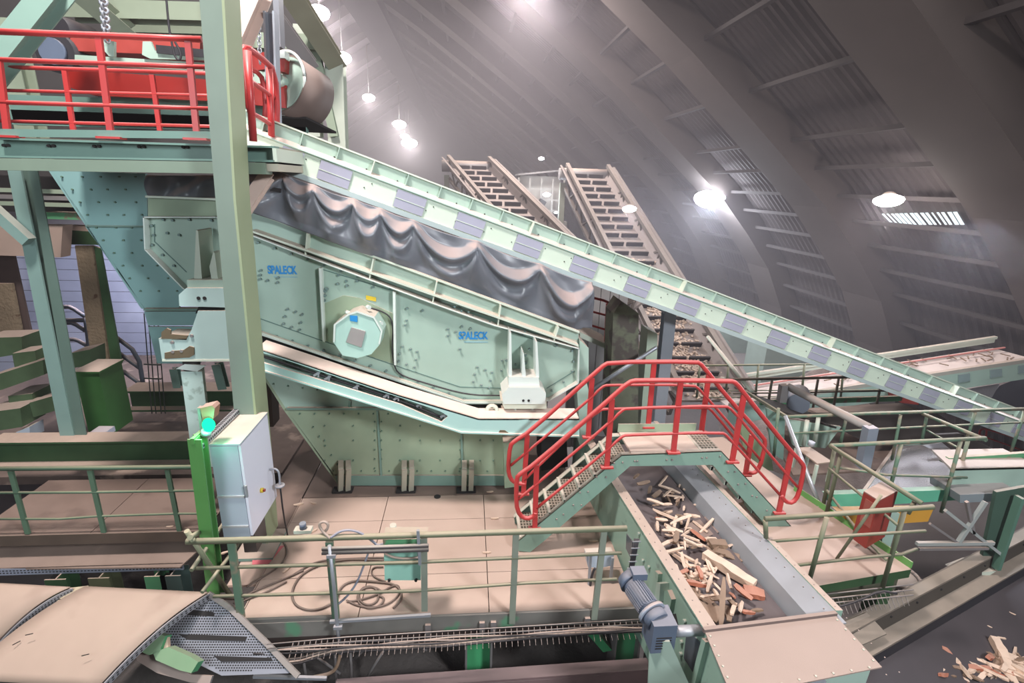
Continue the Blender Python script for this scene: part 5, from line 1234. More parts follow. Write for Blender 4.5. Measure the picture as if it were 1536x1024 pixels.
for i, (x, w, z0, z1) in enumerate(((718, .15, -.25, -1.0), (937, .15, -.15, -.8), (990, .12, -.15, -.8))):
    p = PY(x, 960, YF+.25); t = thing('green_stanchion', ['bright green leg under the middle of the platform front', 'bright green leg under the right end of the platform front', 'bright green leg hidden behind the gear motor'][i], 'stanchion', (p.x, p.y, -2.2))
    MB().box((p.x-w, p.y, -2.2), (p.x+w, p.y+.03, -.17)).build('web', bgreen, t)
    for s in (-1, 1): MB().box((p.x+s*w-.012, p.y-.12, -2.2), (p.x+s*w+.012, p.y+.12, -.17)).build('flange', steeld, t)
tag(MB().prism(S([(868, 936), (884, 936), (918, 975), (905, 978)], YF+.2), (0, .1, 0)).build('green_gusset', bgreen), 'slanting bright green gusset beside the right leg', 'gusset')
tag(MB().prism(S([(828, 938), (842, 936), (812, 952), (800, 958)], YF+.3), (0, .1, 0)).build('green_gusset', teal_d), 'faded green slanting gusset left of the bright one', 'gusset')
t = thing('thin_braces', 'thin dusty crossed rods under the left half of the platform', 'braces', PY(560, 1000, YF))
for a, b in (((450, 960), (462, 1030)), ((500, 940), (505, 1030)), ((525, 960), (528, 1030)), ((580, 968), (545, 1024)), ((530, 990), (560, 960)), ((462, 975), (510, 1010)), ((600, 955), (640, 975))):
    MB().cyl(PY(*a, YF+.1), PY(*b, YF+.1), .016, 8).build('rod', steeld, t)
t = thing('girder_beam', 'brownish-pink conveyor frame at the bottom edge under the platform', 'frame', PY(800, 1010, 4.4))
rr2 = paint('pink_brown_frame', (.22, .14, .14), .6, .8, var=.35, dustcol=(.30, .22, .21))
polyY([(500, 1040), (700, 1028), (985, 1006), (985, 1024), (700, 1046), (500, 1058)], 4.35, .03).build('side_plate', rr2, t)
MB().prism([PY(500, 1040, 4.35), PY(985, 1006, 4.35), PY(985, 1003, 4.35), PY(500, 1037, 4.35)], (0, .15, 0)).build('top_flange', rr2, t)
MB().bar(PY(380, 1014, 4.2), PY(490, 1017, 4.2), .03, .03).build('edge_tube', steel, t)
tag(MB().prism(S([(365, 930), (500, 925), (500, 934), (368, 940)], YF-.02), (0, .03, 0)).build('hanging_plate', fas), 'dirty plate hanging at the left end of the platform edge', 'plate')
# ---------------------------------------------------------------- curved covers, bottom left
def arched_cover(pk0, pk1, e1, label, z, n=14, sheet=coverm):
    # ridge from pk0 to pk1, near slope falling to e1 (pixel) at its lower edge
    A, B = PZ(*pk0, z), PZ(*pk1, z); t = thing('curved_cover', label, 'cover', A)
    E_ = PZ(*e1, z-.34)
    dn = E_-B
    def fn(u, v):
        base = A.lerp(B, u); a = v
        return base+V((dn.x*a, dn.y*a, 0))+V((0, 0, -.34*(a**1.9)))
    o = MB().grid(fn, 6, n).build('cover_sheet', sheet, t); md = o.modifiers.new('thick', 'SOLIDIFY'); md.thickness = .012; md.offset = -1
    def fb(u, v):
        base = A.lerp(B, u); a = v; return base+V((.30*a, .45*a, -.55*a))
    o = MB().grid(fb, 6, n).build('rear_sheet', sheet, t); md = o.modifiers.new('thick', 'SOLIDIFY'); md.thickness = .012; md.offset = -1
    zed = paint('perforated_zinc', (.30, .30, .33), .2, .5, .3)
    m = MB(); k = 24
    for i in range(k):
        p, q = fn(1, i/k), fn(1, (i+1)/k); m.prism([p+V((.005, 0, -.01)), q+V((.005, 0, -.01)), q+V((.005, 0, -.08)), p+V((.005, 0, -.08))], (.012, 0, 0))
    m.build('end_flange', zed, t)
    m = MB()
    for i in range(k):
        p = fn(1, (i+.5)/k); q = fn(1, (i+.9)/k); d = (q-p); 
        for o_ in (.03, .055): m.prism([p+V((.018, 0, -o_)), p+d+V((.018, 0, -o_)), p+d+V((.018, 0, -o_-.012)), p+V((.018, 0, -o_-.012))], (.002, 0, 0))
    m.build('slots', dark, t)
    return t, A, B, fn
CVZ = .35
t, A_, B_, fnn = arched_cover((128, 880), (312, 889), (148, 1030), 'large curved dusty cover sheet at the bottom left', CVZ)
# second, left one
arched_cover((-60, 872), (106, 881), (-8, 968), 'smaller curved dusty cover at the left edge, behind the large one', CVZ-.02)
tag(MB().prism([PZ(133, 878, CVZ-.05), PZ(107, 881, CVZ-.05), PZ(-30, 1010, CVZ-.35), PZ(-30, 1030, CVZ-.35)], (0, 0, -.01)).build('cover_strip', paint('olive_strip', (.42, .37, .24), .3, .7)), 'olive sheet strip between the two curved covers', 'strip')
for i, (x, y, a) in enumerate(((26, 968, .9), (94, 902, .05), (45, 955, .3), (129, 986, .3))):
    o = MB().box((-.03, -.003, 0), (.03, .003, .006)).build('sheet_slit', dark); o.location = PZ(x, y, CVZ-.08 if y < 960 else CVZ-.16)+V((0, 0, .03)); o.rotation_euler = (0, 0, a); tag(o, ['dark slit low on the curved cover near the left edge', 'faint slit high on the olive strip', 'faint short slit above the dark one', 'tiny scrap near the middle of the large cover'][i], 'slit')
# perforated guard facing the camera
t = thing('perforated_guard', 'perforated zinc guard panel under the right end of the large curved cover', 'guard', PY(380, 1005, 4.0))
zf = paint('perforated_face', (.30, .31, .36), .1, .5, .3)
g0 = [(284, 893), (312, 890), (345, 912), (400, 965), (443, 1010), (330, 1014), (228, 965), (246, 925)]
po = PZ(312, 889, CVZ-.02); pn = V((-.15, -.75, .62)).normalized()
def GP(x, y, d=0): return PP(x, y, po, pn)+pn*d
MB().prism([GP(x, y, -.03) for x, y in g0], -pn*.015).build('panel', zf, t)
m = MB()
ex = (GP(400, 960)-GP(330, 960)).normalized(); ey = pn.cross(ex)
import itertools
def inside(x, y, pl):
    c = False; j = len(pl)-1
    for i in range(len(pl)):
        if ((pl[i][1] > y) != (pl[j][1] > y)) and (x < (pl[j][0]-pl[i][0])*(y-pl[i][1])/(pl[j][1]-pl[i][1])+pl[i][0]): c = not c
        j = i
    return c
gi = [(290, 899), (310, 896), (340, 915), (392, 965), (430, 1004), (330, 1008), (240, 962), (254, 928)]
sl = [[(256, 921), (262, 912), (318, 918), (320, 925)], [(264, 951), (369, 955), (366, 962), (280, 960)], [(318, 984), (405, 987), (408, 992), (330, 993)]]
for j in range(30):
    for i in range(52):
        x = 238+i*3.9+(j % 2)*1.9; y = 897+j*3.9
        if not inside(x, y, gi) or any(inside(x, y, s) for s in sl): continue
        p = GP(x, y, -.028); a, b = ex*.009, ey*.006; m.bm.faces.new([m.bm.verts.new(p+q) for q in (-a-b, a-b, a+b, -a+b)])
m.build('perforation', dark, t)
for s in sl: MB().prism([GP(x, y, -.026) for x, y in s], pn*.003).build('opening', dark, t)
m = MB()
for a, b in zip([(312, 890), (345, 912), (400, 965), (443, 1010)], [(345, 912), (400, 965), (443, 1010), (447, 1014)]): m.bar(GP(*a, -.01), GP(*b, -.01), .05, .03, up=pn)
m.build('edge_strip', paint('guard_edge', (.26, .24, .23), .3, .5), t)
for i, (pts) in enumerate(([(222, 960), (240, 945), (264, 950), (256, 972), (240, 978), (222, 970)], [(246, 974), (268, 966), (300, 980), (312, 988), (302, 1004), (285, 1000), (250, 985)])):
    d = MB().prism([GP(x, y, .06) for x, y in pts], pn*.1).build('green_roller_bracket', paint('roller_green', (.07, .30, .14), .5, .5)); tag(d, ['upper green roller bracket in front of the perforated guard', 'lower green roller bracket in front of the perforated guard'][i], 'bracket')
tag(MB().prism([GP(x, y, .01) for x, y in ((208, 984), (216, 968), (245, 985), (290, 1010), (322, 1012), (318, 1024), (290, 1022), (240, 1008), (210, 990))], pn*.03).build('deflector_sheet', steeld), 'curved grey deflector sheet under the green roller brackets', 'sheet')
tag(MB().prism([GP(x, y, .08) for x, y in ((252, 950), (263, 952), (264, 968), (254, 970))], pn*.04).build('wood_block', woodm), 'small split wood block wedged by the green roller brackets', 'wood scrap')
tag(MB().box((-4.5, 2.0, -1.6), (-1.0, 4.3, -1.4)).build('dark_sump', grime), 'black ground in the pit below the curved covers', 'ground', kind='stuff')
# ================================================================ right side
ZR = .30
def rp(l, z=ZR): return [PZ(a, b, z) for a, b in l]
t = thing('right_platform', 'dusty platform with the red box, right of the discharge conveyor', 'platform', PZ(1280, 868, ZR))
MB().prism(rp([(1205, 880), (1365, 852), (1236, 762), (1130, 690), (1085, 655), (1000, 660), (1085, 760), (1130, 800)]), (0, 0, -.03)).build('floor_plate', deckm, t)
a, b = rp([(1205, 880), (1365, 852)]); MB().prism([a, b, b-V((0, 0, .12)), a-V((0, 0, .12))], (0, -.02, 0)).build('edge_board', dgreen, t)
MB().prism([a-V((0, -.1, .2)), b-V((0, -.1, .2)), b-V((0, -.1, .5)), a-V((0, -.1, .5))], (0, .03, 0)).build('edge_beam', paint('dark_edge_beam', (.09, .09, .06), .6, .8), t)
a, b = rp([(1365, 852), (1190, 735)]); MB().prism([a, b, b+V((0, 0, .09)), a+V((0, 0, .09))], (.02, 0, 0)).build('kick_strip', paint('kerb_green', (.14, .36, .10), .5, .5), t)
for x, y in ((1230, 875), (1350, 856)): p = PZ(x, y, ZR); MB().box((p.x-.08, p.y+.1, GZ), (p.x+.08, p.y+.3, ZR-.1)).build('support_leg', dgreen, t)
# shelf plates next to the conveyor under the stair
tag(MB().prism(rp([(1052, 712), (1100, 708), (1117, 752), (1095, 757)], .55), (0, 0, -.05)).build('side_tray', deckm), 'small dusty tray between the conveyor lining and the right stair stringer', 'tray')
def railing(label, cat_pts, posts, mat=railg, rt=.03, name='platform_railing'):
    # each rail: list of (px,py,Y)
    t = thing(name, label, 'railing', PY(*posts[0][1]) if posts else PY(*cat_pts[0][0]))
    for i, l in enumerate(cat_pts): MB().tube([PY(*q) for q in l], rt if i == 0 else rt*.62, 10).build('top_rail' if i == 0 else 'mid_rail', mat, t)
    for a, b in posts: MB().cyl(PY(*a), PY(*b), .026).build('post', mat, t)
    return t
dust_rail = paint('olive_green_rail', (.14, .16, .10), .95, .55, var=.3, dustcol=(.36, .29, .21))
yf = PZ(1212, 877, ZR).y; yq = PZ(1322, 880, ZR).y
railing('front right railing with two olive posts before the red box', [[(1147, 778, yf+.1), (1400, 760, yf-.05)], [(1152, 812, yf+.1), (1240, 805, yf), (1388, 796, yf-.05)], [(1190, 848, yf+.05), (1300, 835, yf), (1352, 831, yf), (1375, 823, yf+.1)]],
        [((1240, 776, yf), (1212, 877, yf)), ((1357, 765, yf), (1324, 880, yf)), ((1148, 780, yf+.1), (1149, 806, yf+.1))], dust_rail)
xs_, ys_ = 0, 0
p0 = PZ(1235, 765, ZR)
railing('side railing behind the red box, running away from the front right railing', [[(1383, 755, 4.85), (1245, 668, p0.y)], [(1352, 792, 4.85), (1243, 702, p0.y)], [(1330, 840, 4.85), (1290, 800, 5.3), (1240, 735, p0.y)]],
        [((1262, 680, p0.y-.1), (1240, 768, p0.y-.1)), ((1252, 672, p0.y+.05), (1234, 762, p0.y+.05)), ((1372, 752, 4.95), (1362, 770, 4.95))], dust_rail)
p1 = PZ(1330, 740, ZR); p2 = PZ(1410, 775, ZR)
railing('railing across the mesh floor, meeting the side railing', [[(1245, 668, p0.y), (1478, 657, p0.y)], [(1252, 700, p0.y), (1330, 712, p0.y), (1450, 716, p0.y)]],
        [((1352, 665, p0.y), (1332, 745, p0.y)), ((1441, 661, p0.y), (1412, 768, p0.y)), ((1452, 660, p0.y+.3), (1432, 735, p0.y+.3))], railg)
yr4 = 7.6
railing('far railing in front of the dark rubber trough', [[(1178, 625, yr4), (1300, 620, yr4), (1540, 613, yr4)], [(1186, 650, yr4), (1380, 640, yr4), (1540, 633, yr4)]],
        [((1270, 623, yr4), (1260, 668, yr4)), ((1351, 622, yr4), (1338, 690, yr4)), ((1391, 620, yr4), (1382, 665, yr4)), ((1463, 618, yr4), (1448, 665, yr4)), ((1538, 614, yr4), (1512, 690, yr4)), ((1168, 612, yr4), (1160, 690, yr4))], railg)
railing('railing sloping away from the far railing toward the inclined conveyor', [[(1383, 620, 7.6), (1480, 660, 6.6)], [(1390, 645, 7.6), (1470, 690, 6.6)], [(1410, 690, 7.2), (1470, 718, 6.6)]], [], railg)
yr5 = 9.6
railing('dark olive railing beneath the inclined conveyor', [[(1090, 569, yr5), (1200, 567, yr5), (1298, 565, yr5)], [(1100, 590, yr5), (1330, 586, yr5)]],
        [((1158, 570, yr5), (1153, 600, yr5)), ((1227, 569, yr5), (1218, 620, yr5)), ((1258, 568, yr5), (1250, 612, yr5)), ((1321, 578, yr5), (1312, 620, yr5))], paint('dark_olive_rail', (.12, .10, .07), .8, .6))
yr6 = 10.8
railing('thin railing at the far side of the right walkway', [[(1050, 548, yr6), (1235, 546, yr6)], [(1050, 586, yr6), (1380, 584, yr6)], [(1060, 596, yr6), (1200, 594, yr6)]],
        [((x, 547+(x-1050)*-.01, yr6), (x-5, 596, yr6)) for x in (1050, 1093, 1138, 1207, 1266)], olive, .024)
# platform plates beneath these
tag(MB().prism(rp([(1150, 640), (1340, 628), (1375, 700), (1190, 712)], -.1), (0, 0, -.04)).build('rear_platform', deckd), 'shadowed floor plate beneath the dark trough', 'platform')
tag(MB().prism([PY(1210, 612, 9.3), PY(1350, 604, 9.3), PY(1395, 620, 8.4), PY(1245, 628, 8.4)], (0, 0, -.05)).build('upper_floor_plate', deckm), 'bright dusty floor plate behind the dark trough', 'platform')
tag(MB().bar(PY(1140, 603, 10), PY(1352, 597, 10), .06, .12).build('green_kerb', ggreen), 'green kerb beam on the far side of the right walkway', 'beam')
t = thing('red_box', 'tall dusty red box standing on the right platform', 'box', PZ(1312, 825, ZR))
rbx = paint('box_red', (.27, .035, .025), .9, .5, var=.25, dustcol=(.36, .21, .16))
q = [PY(1294, 743, 5.15), PY(1318, 752, 4.95), PY(1344, 747, 5.15), PY(1318, 736, 5.35)]
zb_ = PY(1308, 822, 4.95).z
MB().prism([V((v.x, v.y, q[1].z)) for v in q], (0, 0, zb_-q[1].z)).build('body', rbx, t)
MB().prism([V((v.x, v.y, q[1].z)) for v in q], (0, 0, .015)).build('lid', paint('box_lid_dust', (.30, .17, .14), .9, .6), t)
a_, b_ = V((q[0].x, q[0].y, 0)), V((q[1].x, q[1].y, 0)); dd = (b_-a_).normalized(); nn = V((dd.y, -dd.x, 0))
zmid = (q[1].z+zb_)/2
MB().prism([a_+dd*.05+nn*.0+V((0, 0, zmid-.05)), a_+dd*.19+V((0, 0, zmid-.05)), a_+dd*.19+V((0, 0, zmid+.28)), a_+dd*.05+V((0, 0, zmid+.28))], nn*.008).build('notice_plate', paint('faded_print', (.33, .09, .07), 0), t)
tag(MB().cyl(PZ(1255, 838, ZR+.02), PY(1322, 742, 4.8), .018).build('leaning_rod', olive), 'thin rod leaning against the red box', 'rod')
tag(MB().prism([PY(1255, 766, 5.6), PY(1400, 764, 5.6), PY(1392, 782, 5.6), PY(1280, 790, 5.6)], (0, .1, 0)).build('orange_guard', orangep), 'orange painted guard plate behind the red box', 'guard')
tag(MB().prism([PY(1240, 742, 6.0), PY(1480, 732, 6.0), PY(1480, 747, 6.0), PY(1250, 762, 6.0)], (0, .1, 0)).build('green_beam', paint('sea_green_beam', (.13, .45, .30), .5, .5)), 'bright sea-green beam behind the orange guard plate', 'beam')
tag(polyY([(1330, 762), (1350, 770), (1330, 840), (1322, 820)], 5.25, .04).build('teal_plate', teal), 'upright teal plate right behind the red box', 'plate')
# white standing desk-like tray and steel prop
t = thing('work_tray', 'small dusty tray table on thin legs near the right stair foot', 'table', PZ(1225, 730, ZR))
zz = PY(1215, 680, 6.9).z
tp_ = [PZ(a, b, zz) for a, b in ((1195, 671), (1215, 670), (1248, 692), (1226, 695))]
MB().prism(tp_, (0, 0, -.02)).build('tray_top', coverm, t)
for q in tp_: MB().box((q.x-.02, q.y-.02, ZR), (q.x+.02, q.y+.02, zz-.02)).build('leg', cream, t)
MB().cyl(PY(1216, 668, 7.0), PY(1218, 662, 7.0), .05, 12).build('knob', steel, t)
tag(MB().cyl(PY(1178, 624, 7.3), PZ(1230, 760, ZR), .03).build('steel_prop', paint('shiny_prop', (.55, .56, .6), .3, .3, .6)), 'shiny slanting steel prop beside the near stair railing', 'prop')
t = thing('grey_channel_post', 'short grey-blue channel post with an arm, right of the tray table', 'post', PY(1300, 700, 6.9))
bl = paint('blue_grey_steel', (.30, .33, .40), .6, .4, .3)
MB().bar(PY(1306, 640, 6.9), PY(1294, 700, 6.9), .17, .14, up=(0, 1, 0)).build('channel', bl, t)
MB().cyl(PY(1183, 580, 8.6), PY(1305, 642, 6.95), .07).build('arm', paint('dusty_arm', (.32, .29, .27), .6, .6), t)
MB().bar(PY(1176, 577, 8.6), PY(1172, 602, 8.6), .14, .12, up=(0, 1, 0)).build('arm_post', steeld, t)
# dark trough (rubber-sided receiving hopper)
t = thing('receiving_trough', 'dark rubber-lined receiving trough below the inclined conveyor', 'trough', PY(1250, 660, 7.8))
trm = paint('trough_rubber', (.045, .036, .033), .5, .85, var=.3, dustcol=(.07, .055, .05))
MB().prism([PY(1120, 588, 9.6), PY(1222, 620, 9.2), PY(1255, 640, 7.9), PY(1175, 617, 7.9)], (0, 0, -.04)).build('rubber_sheet', trm, t)
MB().prism([PY(1215, 621, 8.2), PY(1400, 616, 8.2), PY(1460, 655, 8.2), PY(1300, 664, 8.2)], (0, .05, 0)).build('rubber_wall', trm, t)
MB().prism([PY(1400, 652, 7.7), PY(1440, 650, 7.7), PY(1500, 678, 7.7), PY(1440, 684, 7.7)], (0, .05, 0)).build('rubber_wall', trm, t)
for pl, mt in (([(1150, 612), (1178, 625), (1175, 690), (1158, 680)], teal_d), ([(1180, 628), (1262, 640), (1238, 672), (1190, 668)], teal)):
    polyY(pl, 7.9, .05).build('side_plate', mt, t)
p = PY(1197, 606, 8.6); MB().cyl(p, p+V((.35, .5, 0)), .2, 20).build('end_roller', bl, t)
for (x, y) in ((1205, 668), (1222, 662)): MB().cyl(PY(x, y, 7.8), PY(x+6, y-38, 7.8), .035).build('strut', cream, t)
MB().bar(PY(1120, 588, 9.6), PY(1178, 624, 7.5), .05, .05).build('edge_rail', olive, t)
polyY([(1110, 628), (1158, 690), (1160, 706), (1118, 700)], 7.7, .05).build('front_plate', paint('stair_side_green', (.20, .26, .16), .8), t)
# perforated mesh floor
t = thing('mesh_floor', 'grey wire mesh floor with bluish light on it, right of the platform', 'mesh floor', PZ(1400, 730, 0))
zm = .1
c = [PZ(a, b, zm) for a, b in ((1345, 668), (1450, 662), (1420, 742), (1285, 752))]
wm_ = paint('mesh_wire', (.34, .34, .36), .3, .5, .3); m = MB()
for i in range(56):
    a = i/55; m.bar(c[0].lerp(c[1], a), c[3].lerp(c[2], a), .012, .01); m.bar(c[0].lerp(c[3], a), c[1].lerp(c[2], a), .012, .01)
m.build('wire_mesh', wm_, t)
m = MB()
for a, b in zip(c, c[1:]+c[:1]): m.bar(a, b, .05, .05)
m.build('frame', teal_d, t)
tag(polyY([(1385, 668), (1440, 660), (1435, 688), (1420, 684)], 8.0, .02).build('white_sheet', paint('white_sheet', (.6, .6, .66), .2)), 'small white perforated sheet behind the mesh floor', 'sheet')
# big green box girder on the right
t = thing('box_girder', 'broad pale teal box girder at the right edge with a dusty top', 'girder', PY(1480, 745, 5.9))
a = [PY(1428, 703, 6.0), PY(1560, 700, 6.0)]
MB().prism([a[0], a[1], a[1]+V((0, .55, 0)), a[0]+V((0.2, .55, 0))], (0, 0, -.03)).build('top_plate', paint('girder_dust_top', (.40, .36, .34), .6, .7), t)
MB().prism([a[0], a[1], a[1]-V((0, 0, .36)), a[0]-V((-.1, 0, .36))], (0, .03, 0)).build('side_plate', teal, t)
tag(MB().bar(PY(1420, 690, 6.3), PY(1540, 682, 6.3), .06, .1).build('green_kerb', ggreen), 'bright green kerb on the box girder', 'beam')
t = thing('dark_green_column', 'dark green column below the box girder at the right edge', 'column', PY(1490, 860, 5.6))
polyY([(1495, 738), (1540, 730), (1500, 850), (1478, 860), (1472, 845)], 5.6, .05).build('flange', paint('column_dark_green', (.055, .10, .075), .5, .6), t)
MB().bar(PY(1530, 745, 5.5), PY(1494, 852, 5.5), .05, .1, up=(0, 1, 0)).build('edge_strip', paint('strip_green', (.10, .20, .15), .5), t)
tag(polyY([(1440, 742), (1530, 738), (1526, 750), (1440, 754)], 5.75, .5).build('lower_box_beam', paint('pale_blue_beam', (.22, .25, .27), .7, .6, dustcol=(.3, .26, .24))), 'pale beam with a dusty top just under the box girder', 'beam')
for i, (a, b, w) in enumerate((((1375, 815), (1490, 814), .05), ((1378, 823), (1482, 822), .035), ((1438, 812), (1478, 752), .05), ((1450, 752), (1460, 800), .04), ((1418, 765), (1500, 830), .04), ((1395, 785), (1440, 816), .03))):
    tag(MB().bar(PY(*a, 5.5), PY(*b, 5.5), w, w).build('frame_bar', [paint('mist_bar', (.34, .36, .35), .6), steeld][i % 2]), ['upper horizontal', 'lower horizontal', 'steep right', 'short upright', 'long slanting', 'short slanting'][i]+' bar of the misty frame under the box girder', 'bar')
tag(MB().prism(S([(1472, 858), (1495, 856), (1470, 872), (1445, 868)], 5.5), (0, .3, 0)).build('foot_block', cream), 'pale foot block under the dark green column', 'block')
t = thing('hose_drum', 'round teal drum with coiled pipe under the right platform', 'drum', PZ(1345, 900, -.8))
p = PZ(1338, 888, -1.0); MB().cyl(p, p+V((0, 0, .3)), .26, 24).build('drum', teal_d, t); MB().tube([p+V((.28*math.cos(a), .28*math.sin(a), .31)) for a in [i*math.pi/12 for i in range(25)]], .03, 8).build('rim', steeld, t)
m = MB()
for i in range(18): a = PY(1235+i*7, 898-i*.9, 4.6); m.bar(a, a+V((.02, -.12, -.14)), .006, .006)
for k in range(3): m.tube([PY(1228, 892+k*7, 4.58-k*.05), PY(1370, 876+k*8, 4.58-k*.05)], .008, 6)
tag(m.build('wire_tray', wire), 'wire tray hanging under the front of the right platform', 'cable tray')
tag(MB().tube(S([(1240, 915), (1290, 900), (1320, 885), (1345, 890)], 4.4), .014, 6, 1).build('cable', rubber), 'black cable drooping under the right platform', 'cable')
# ---------------------------------------------------------------- lower belt, bottom right
t = thing('lower_conveyor', 'wide dark conveyor crossing the bottom right corner with wood waste', 'conveyor', PZ(1400, 990, -1))
A, B = PZ(1262, 934, -.30), PZ(1560, 780, -.30); q = (B-A).normalized(); s_ = V((q.y, -q.x, 0)).normalized()
if s_.y > 0: s_ = -s_
A = A-q*.05; B = B+q*4.0
fr = paint('dusty_frame_rail', (.24, .195, .16), .8, .7, dustcol=(.33, .265, .215)); fr2 = paint('dusty_frame_dark', (.085, .07, .058), .8, .8, dustcol=(.22, .175, .145))
def sweep(prof, name, mat): return MB().prism([A+s_*x+V((0, 0, z)) for x, z in prof], B-A).build(name, mat, t)
sweep([(0, 0), (.13, -.01), (.13, -.04), (0, -.04)], 'top_rail', fr)
sweep([(.10, -.04), (.13, -.04), (.15, -.26), (.12, -.26)], 'web_plate', fr2)
sweep([(.14, -.25), (.31, -.28), (.31, -.31), (.14, -.29)], 'lower_rail', fr)
sweep([(-.02, -.0), (.0, -.0), (.0, -.5), (-.02, -.5)], 'rear_plate', fr2)
sweep([(.29, -.31), (.31, -.31), (.35, -.42), (.33, -.42)], 'skirt_rubber', rubber)
m = MB()
for i in range(16): p = A.lerp(B, (i+.5)/16)+s_*.12+V((0, 0, -.1)); m.cyl(p, p+s_*.03, .014, 6)
m.build('bolts', dark, t)
A0 = A-q*.3
sw = MB().grid(lambda u, v: A0+(B-A0)*u*1.0+s_*(.33+1.75*v)+V((0, 0, -.40-.22*math.sin(v*math.pi))), 6, 14).build('belt', paint('wide_belt_rubber', (.055, .046, .05), .35, .55, var=.3, dustcol=(.07, .058, .062)), t)
m = MB(); e0 = PZ(1262, 934, -.3)
MB().prism([PZ(1262, 934, -.28), PZ(1300, 918, -.28), PZ(1330, 950, -.42), PZ(1290, 968, -.42)], (0, 0, -.02)).build('corner_plate', fr, t)
# waste on it
def onlow(px, py, z=-.95): return PZ(px, py, z)
rw = random.Random(5)
lw = [(1422, 1020, 1), (1440, 1012, 0), (1400, 1002, 2), (1395, 1018, 3), (1420, 1000, 4), (1455, 1015, 2), (1470, 1020, 0), (1480, 1005, 6), (1500, 1020, 2), (1520, 1012, 3), (1530, 1000, 0), (1512, 1000, 4), (1495, 1008, 1), (1460, 1002, 4), (1475, 998, 7), (1448, 1022, 5), (1488, 992, 5), (1528, 1020, 6), (1535, 1008, 4), (1465, 1010, 3), (1410, 1022, 5), (1440, 1000, 7), (1505, 1012, 1), (1518, 1022, 2), (1485, 1018, 0), (1436, 1022, 3)]
nm_ = {0: 'short pale splinter', 1: 'long pale splinter', 2: 'stubby pale chunk', 3: 'reddish stub of wood', 4: 'dark weathered scrap', 5: 'small dark scrap', 6: 'longest kind of pale splinter', 7: 'tiny pale chip'}
lw += [(rw.uniform(1398, 1540), rw.uniform(994, 1030)-(0 if i_ % 3 else 6), rw.choice((0, 1, 2, 4, 4, 5, 5, 7, 3))) for i_ in range(58)]
for x, y, k in lw:
    put(k, onlow(x, y)+V((0, 0, rw.uniform(0, .1))), rw.uniform(-1.5, 1.5), nm_[k]+' in the waste pile on the lower conveyor', nm_[k]+'s in the waste pile of the lower conveyor', tilt=rw.uniform(-.4, .4), sc=rw.uniform(.8, 1.3), roll=rw.uniform(-.6, .6))
single(.42, .11, .10, 31, woodm, onlow(1498, 990)+V((0, 0, .06)), 1.2, -.25, 'thick pale block standing out of the waste pile')
single(.50, .14, .05, 32, woodd, onlow(1490, 1002)+V((0, 0, .02)), .5, -.1, 'broad brown board lying under the thick pale block')
single(.30, .20, .01, 33, paint('grey_card', (.28, .27, .30), 0), onlow(1425, 1008)+V((0, 0, .03)), .3, .2, 'flat grey sheet piece in the waste pile')
single(.40, .12, .07, 34, woodm, onlow(1522, 1000)+V((0, 0, .06)), -.5, .1, 'sawn pale batten at the corner of the waste pile')
single(.44, .03, .015, 35, woodm, onlow(1480, 954, -.85), -.25, 0, 'thin straight splinter lying alone on the wide dark belt')
single(.30, .02, .012, 36, woodm, onlow(1474, 992, -.88), -.9, 0, 'thin splinter between the pile and the lone straight one')
single(.14, .05, .02, 37, woodm, onlow(1362, 977, -.9), -1.1, 0, 'pale flake on the wide dark belt beside the hood')
single(.10, .05, .02, 38, woodr, onlow(1326, 979, -.9), -1.1, 0, 'small brownish flake right beside the hood')
single(.20, .05, .03, 39, woodm, onlow(1408, 1001, -.9), .7, 0, 'short pale stick just left of the waste pile')
single(.10, .02, .01, 40, woodm, onlow(1480, 938, -.8), -.9, 0, 'tiny curl high on the wide dark belt')
single(.10, .02, .01, 41, woodm, onlow(1516, 919, -.8), -.9, 0, 'tiny curl at the upper end of the wide dark belt')
# ---------------------------------------------------------------- far right conveyor
t = thing('cross_conveyor', 'pale long conveyor rising to the right edge behind the inclined conveyor', 'conveyor', PY(1300, 590, 11))
pinkb = paint('pale_loaded_belt', (.72, .62, .60), .4, .8, var=.12)
L0, L1, H0, H1 = PY(1085, 612, 11.0), PY(1560, 545, 11.0), PY(1085, 598, 12.1), PY(1560, 512, 12.1)
L1 = PY(1560, 541, 11.0)
MB().prism([PY(1095, 612, 11.0), L1, V((L1.x, 12.2, L1.z-.05)), V((PY(1095, 612, 11.0).x, 12.2, PY(1095, 612, 11.0).z-.05))], (0, 0, -.04)).build('belt', pinkb, t)
a, b = PY(1095, 612, 10.95), PY(1560, 541, 10.95)
MB().prism([a, b, b-V((0, 0, .45)), a-V((0, 0, .45))], (0, .04, 0)).build('side_frame', teal, t)
MB().prism([a+V((0, 0, .1)), b+V((0, 0, .1)), b, a], (0, .1, 0)).build('near_edge', paint('edge_dust', (.40, .37, .32), .7), t)
a2, b2 = a+V((0, 1.2, .1)), b+V((0, 1.2, .1)); MB().prism([a2, b2, b2+V((0, 0, .12)), a2+V((0, 0, .12))], (0, .04, 0)).build('far_edge', cream, t)
MB().bar(a2+V((0, 0, .15)), b2+V((0, 0, .15)), .09, .07).build('edge_tube', cream, t)
MB().bar(a+V((0, .9, .06)), b+V((0, .9, .06)), .04, .03).build('red_line', paint('faded_red_strip', (.6, .22, .2), .2), t)
for i, x in enumerate((1447, 1495, 1537)):
    y0_ = 612+(x-1095)*(541-612)/465
    polyY([(x-9, y0_+4), (x+8, y0_+1.5), (x+8, y0_+13), (x-9, y0_+16)], 10.92, .02).build('cover_panel', paint('panel_grey_green', (.24, .32, .32), .3), t)
m = MB()
for i in range(60): p = a.lerp(b, .35+.62*random.random())+V((0, .1+random.random()*.8, .03)); ang = random.random()*3; m.bar(p, p+V((math.cos(ang)*.2, math.sin(ang)*.2, .02)), .03, .02)
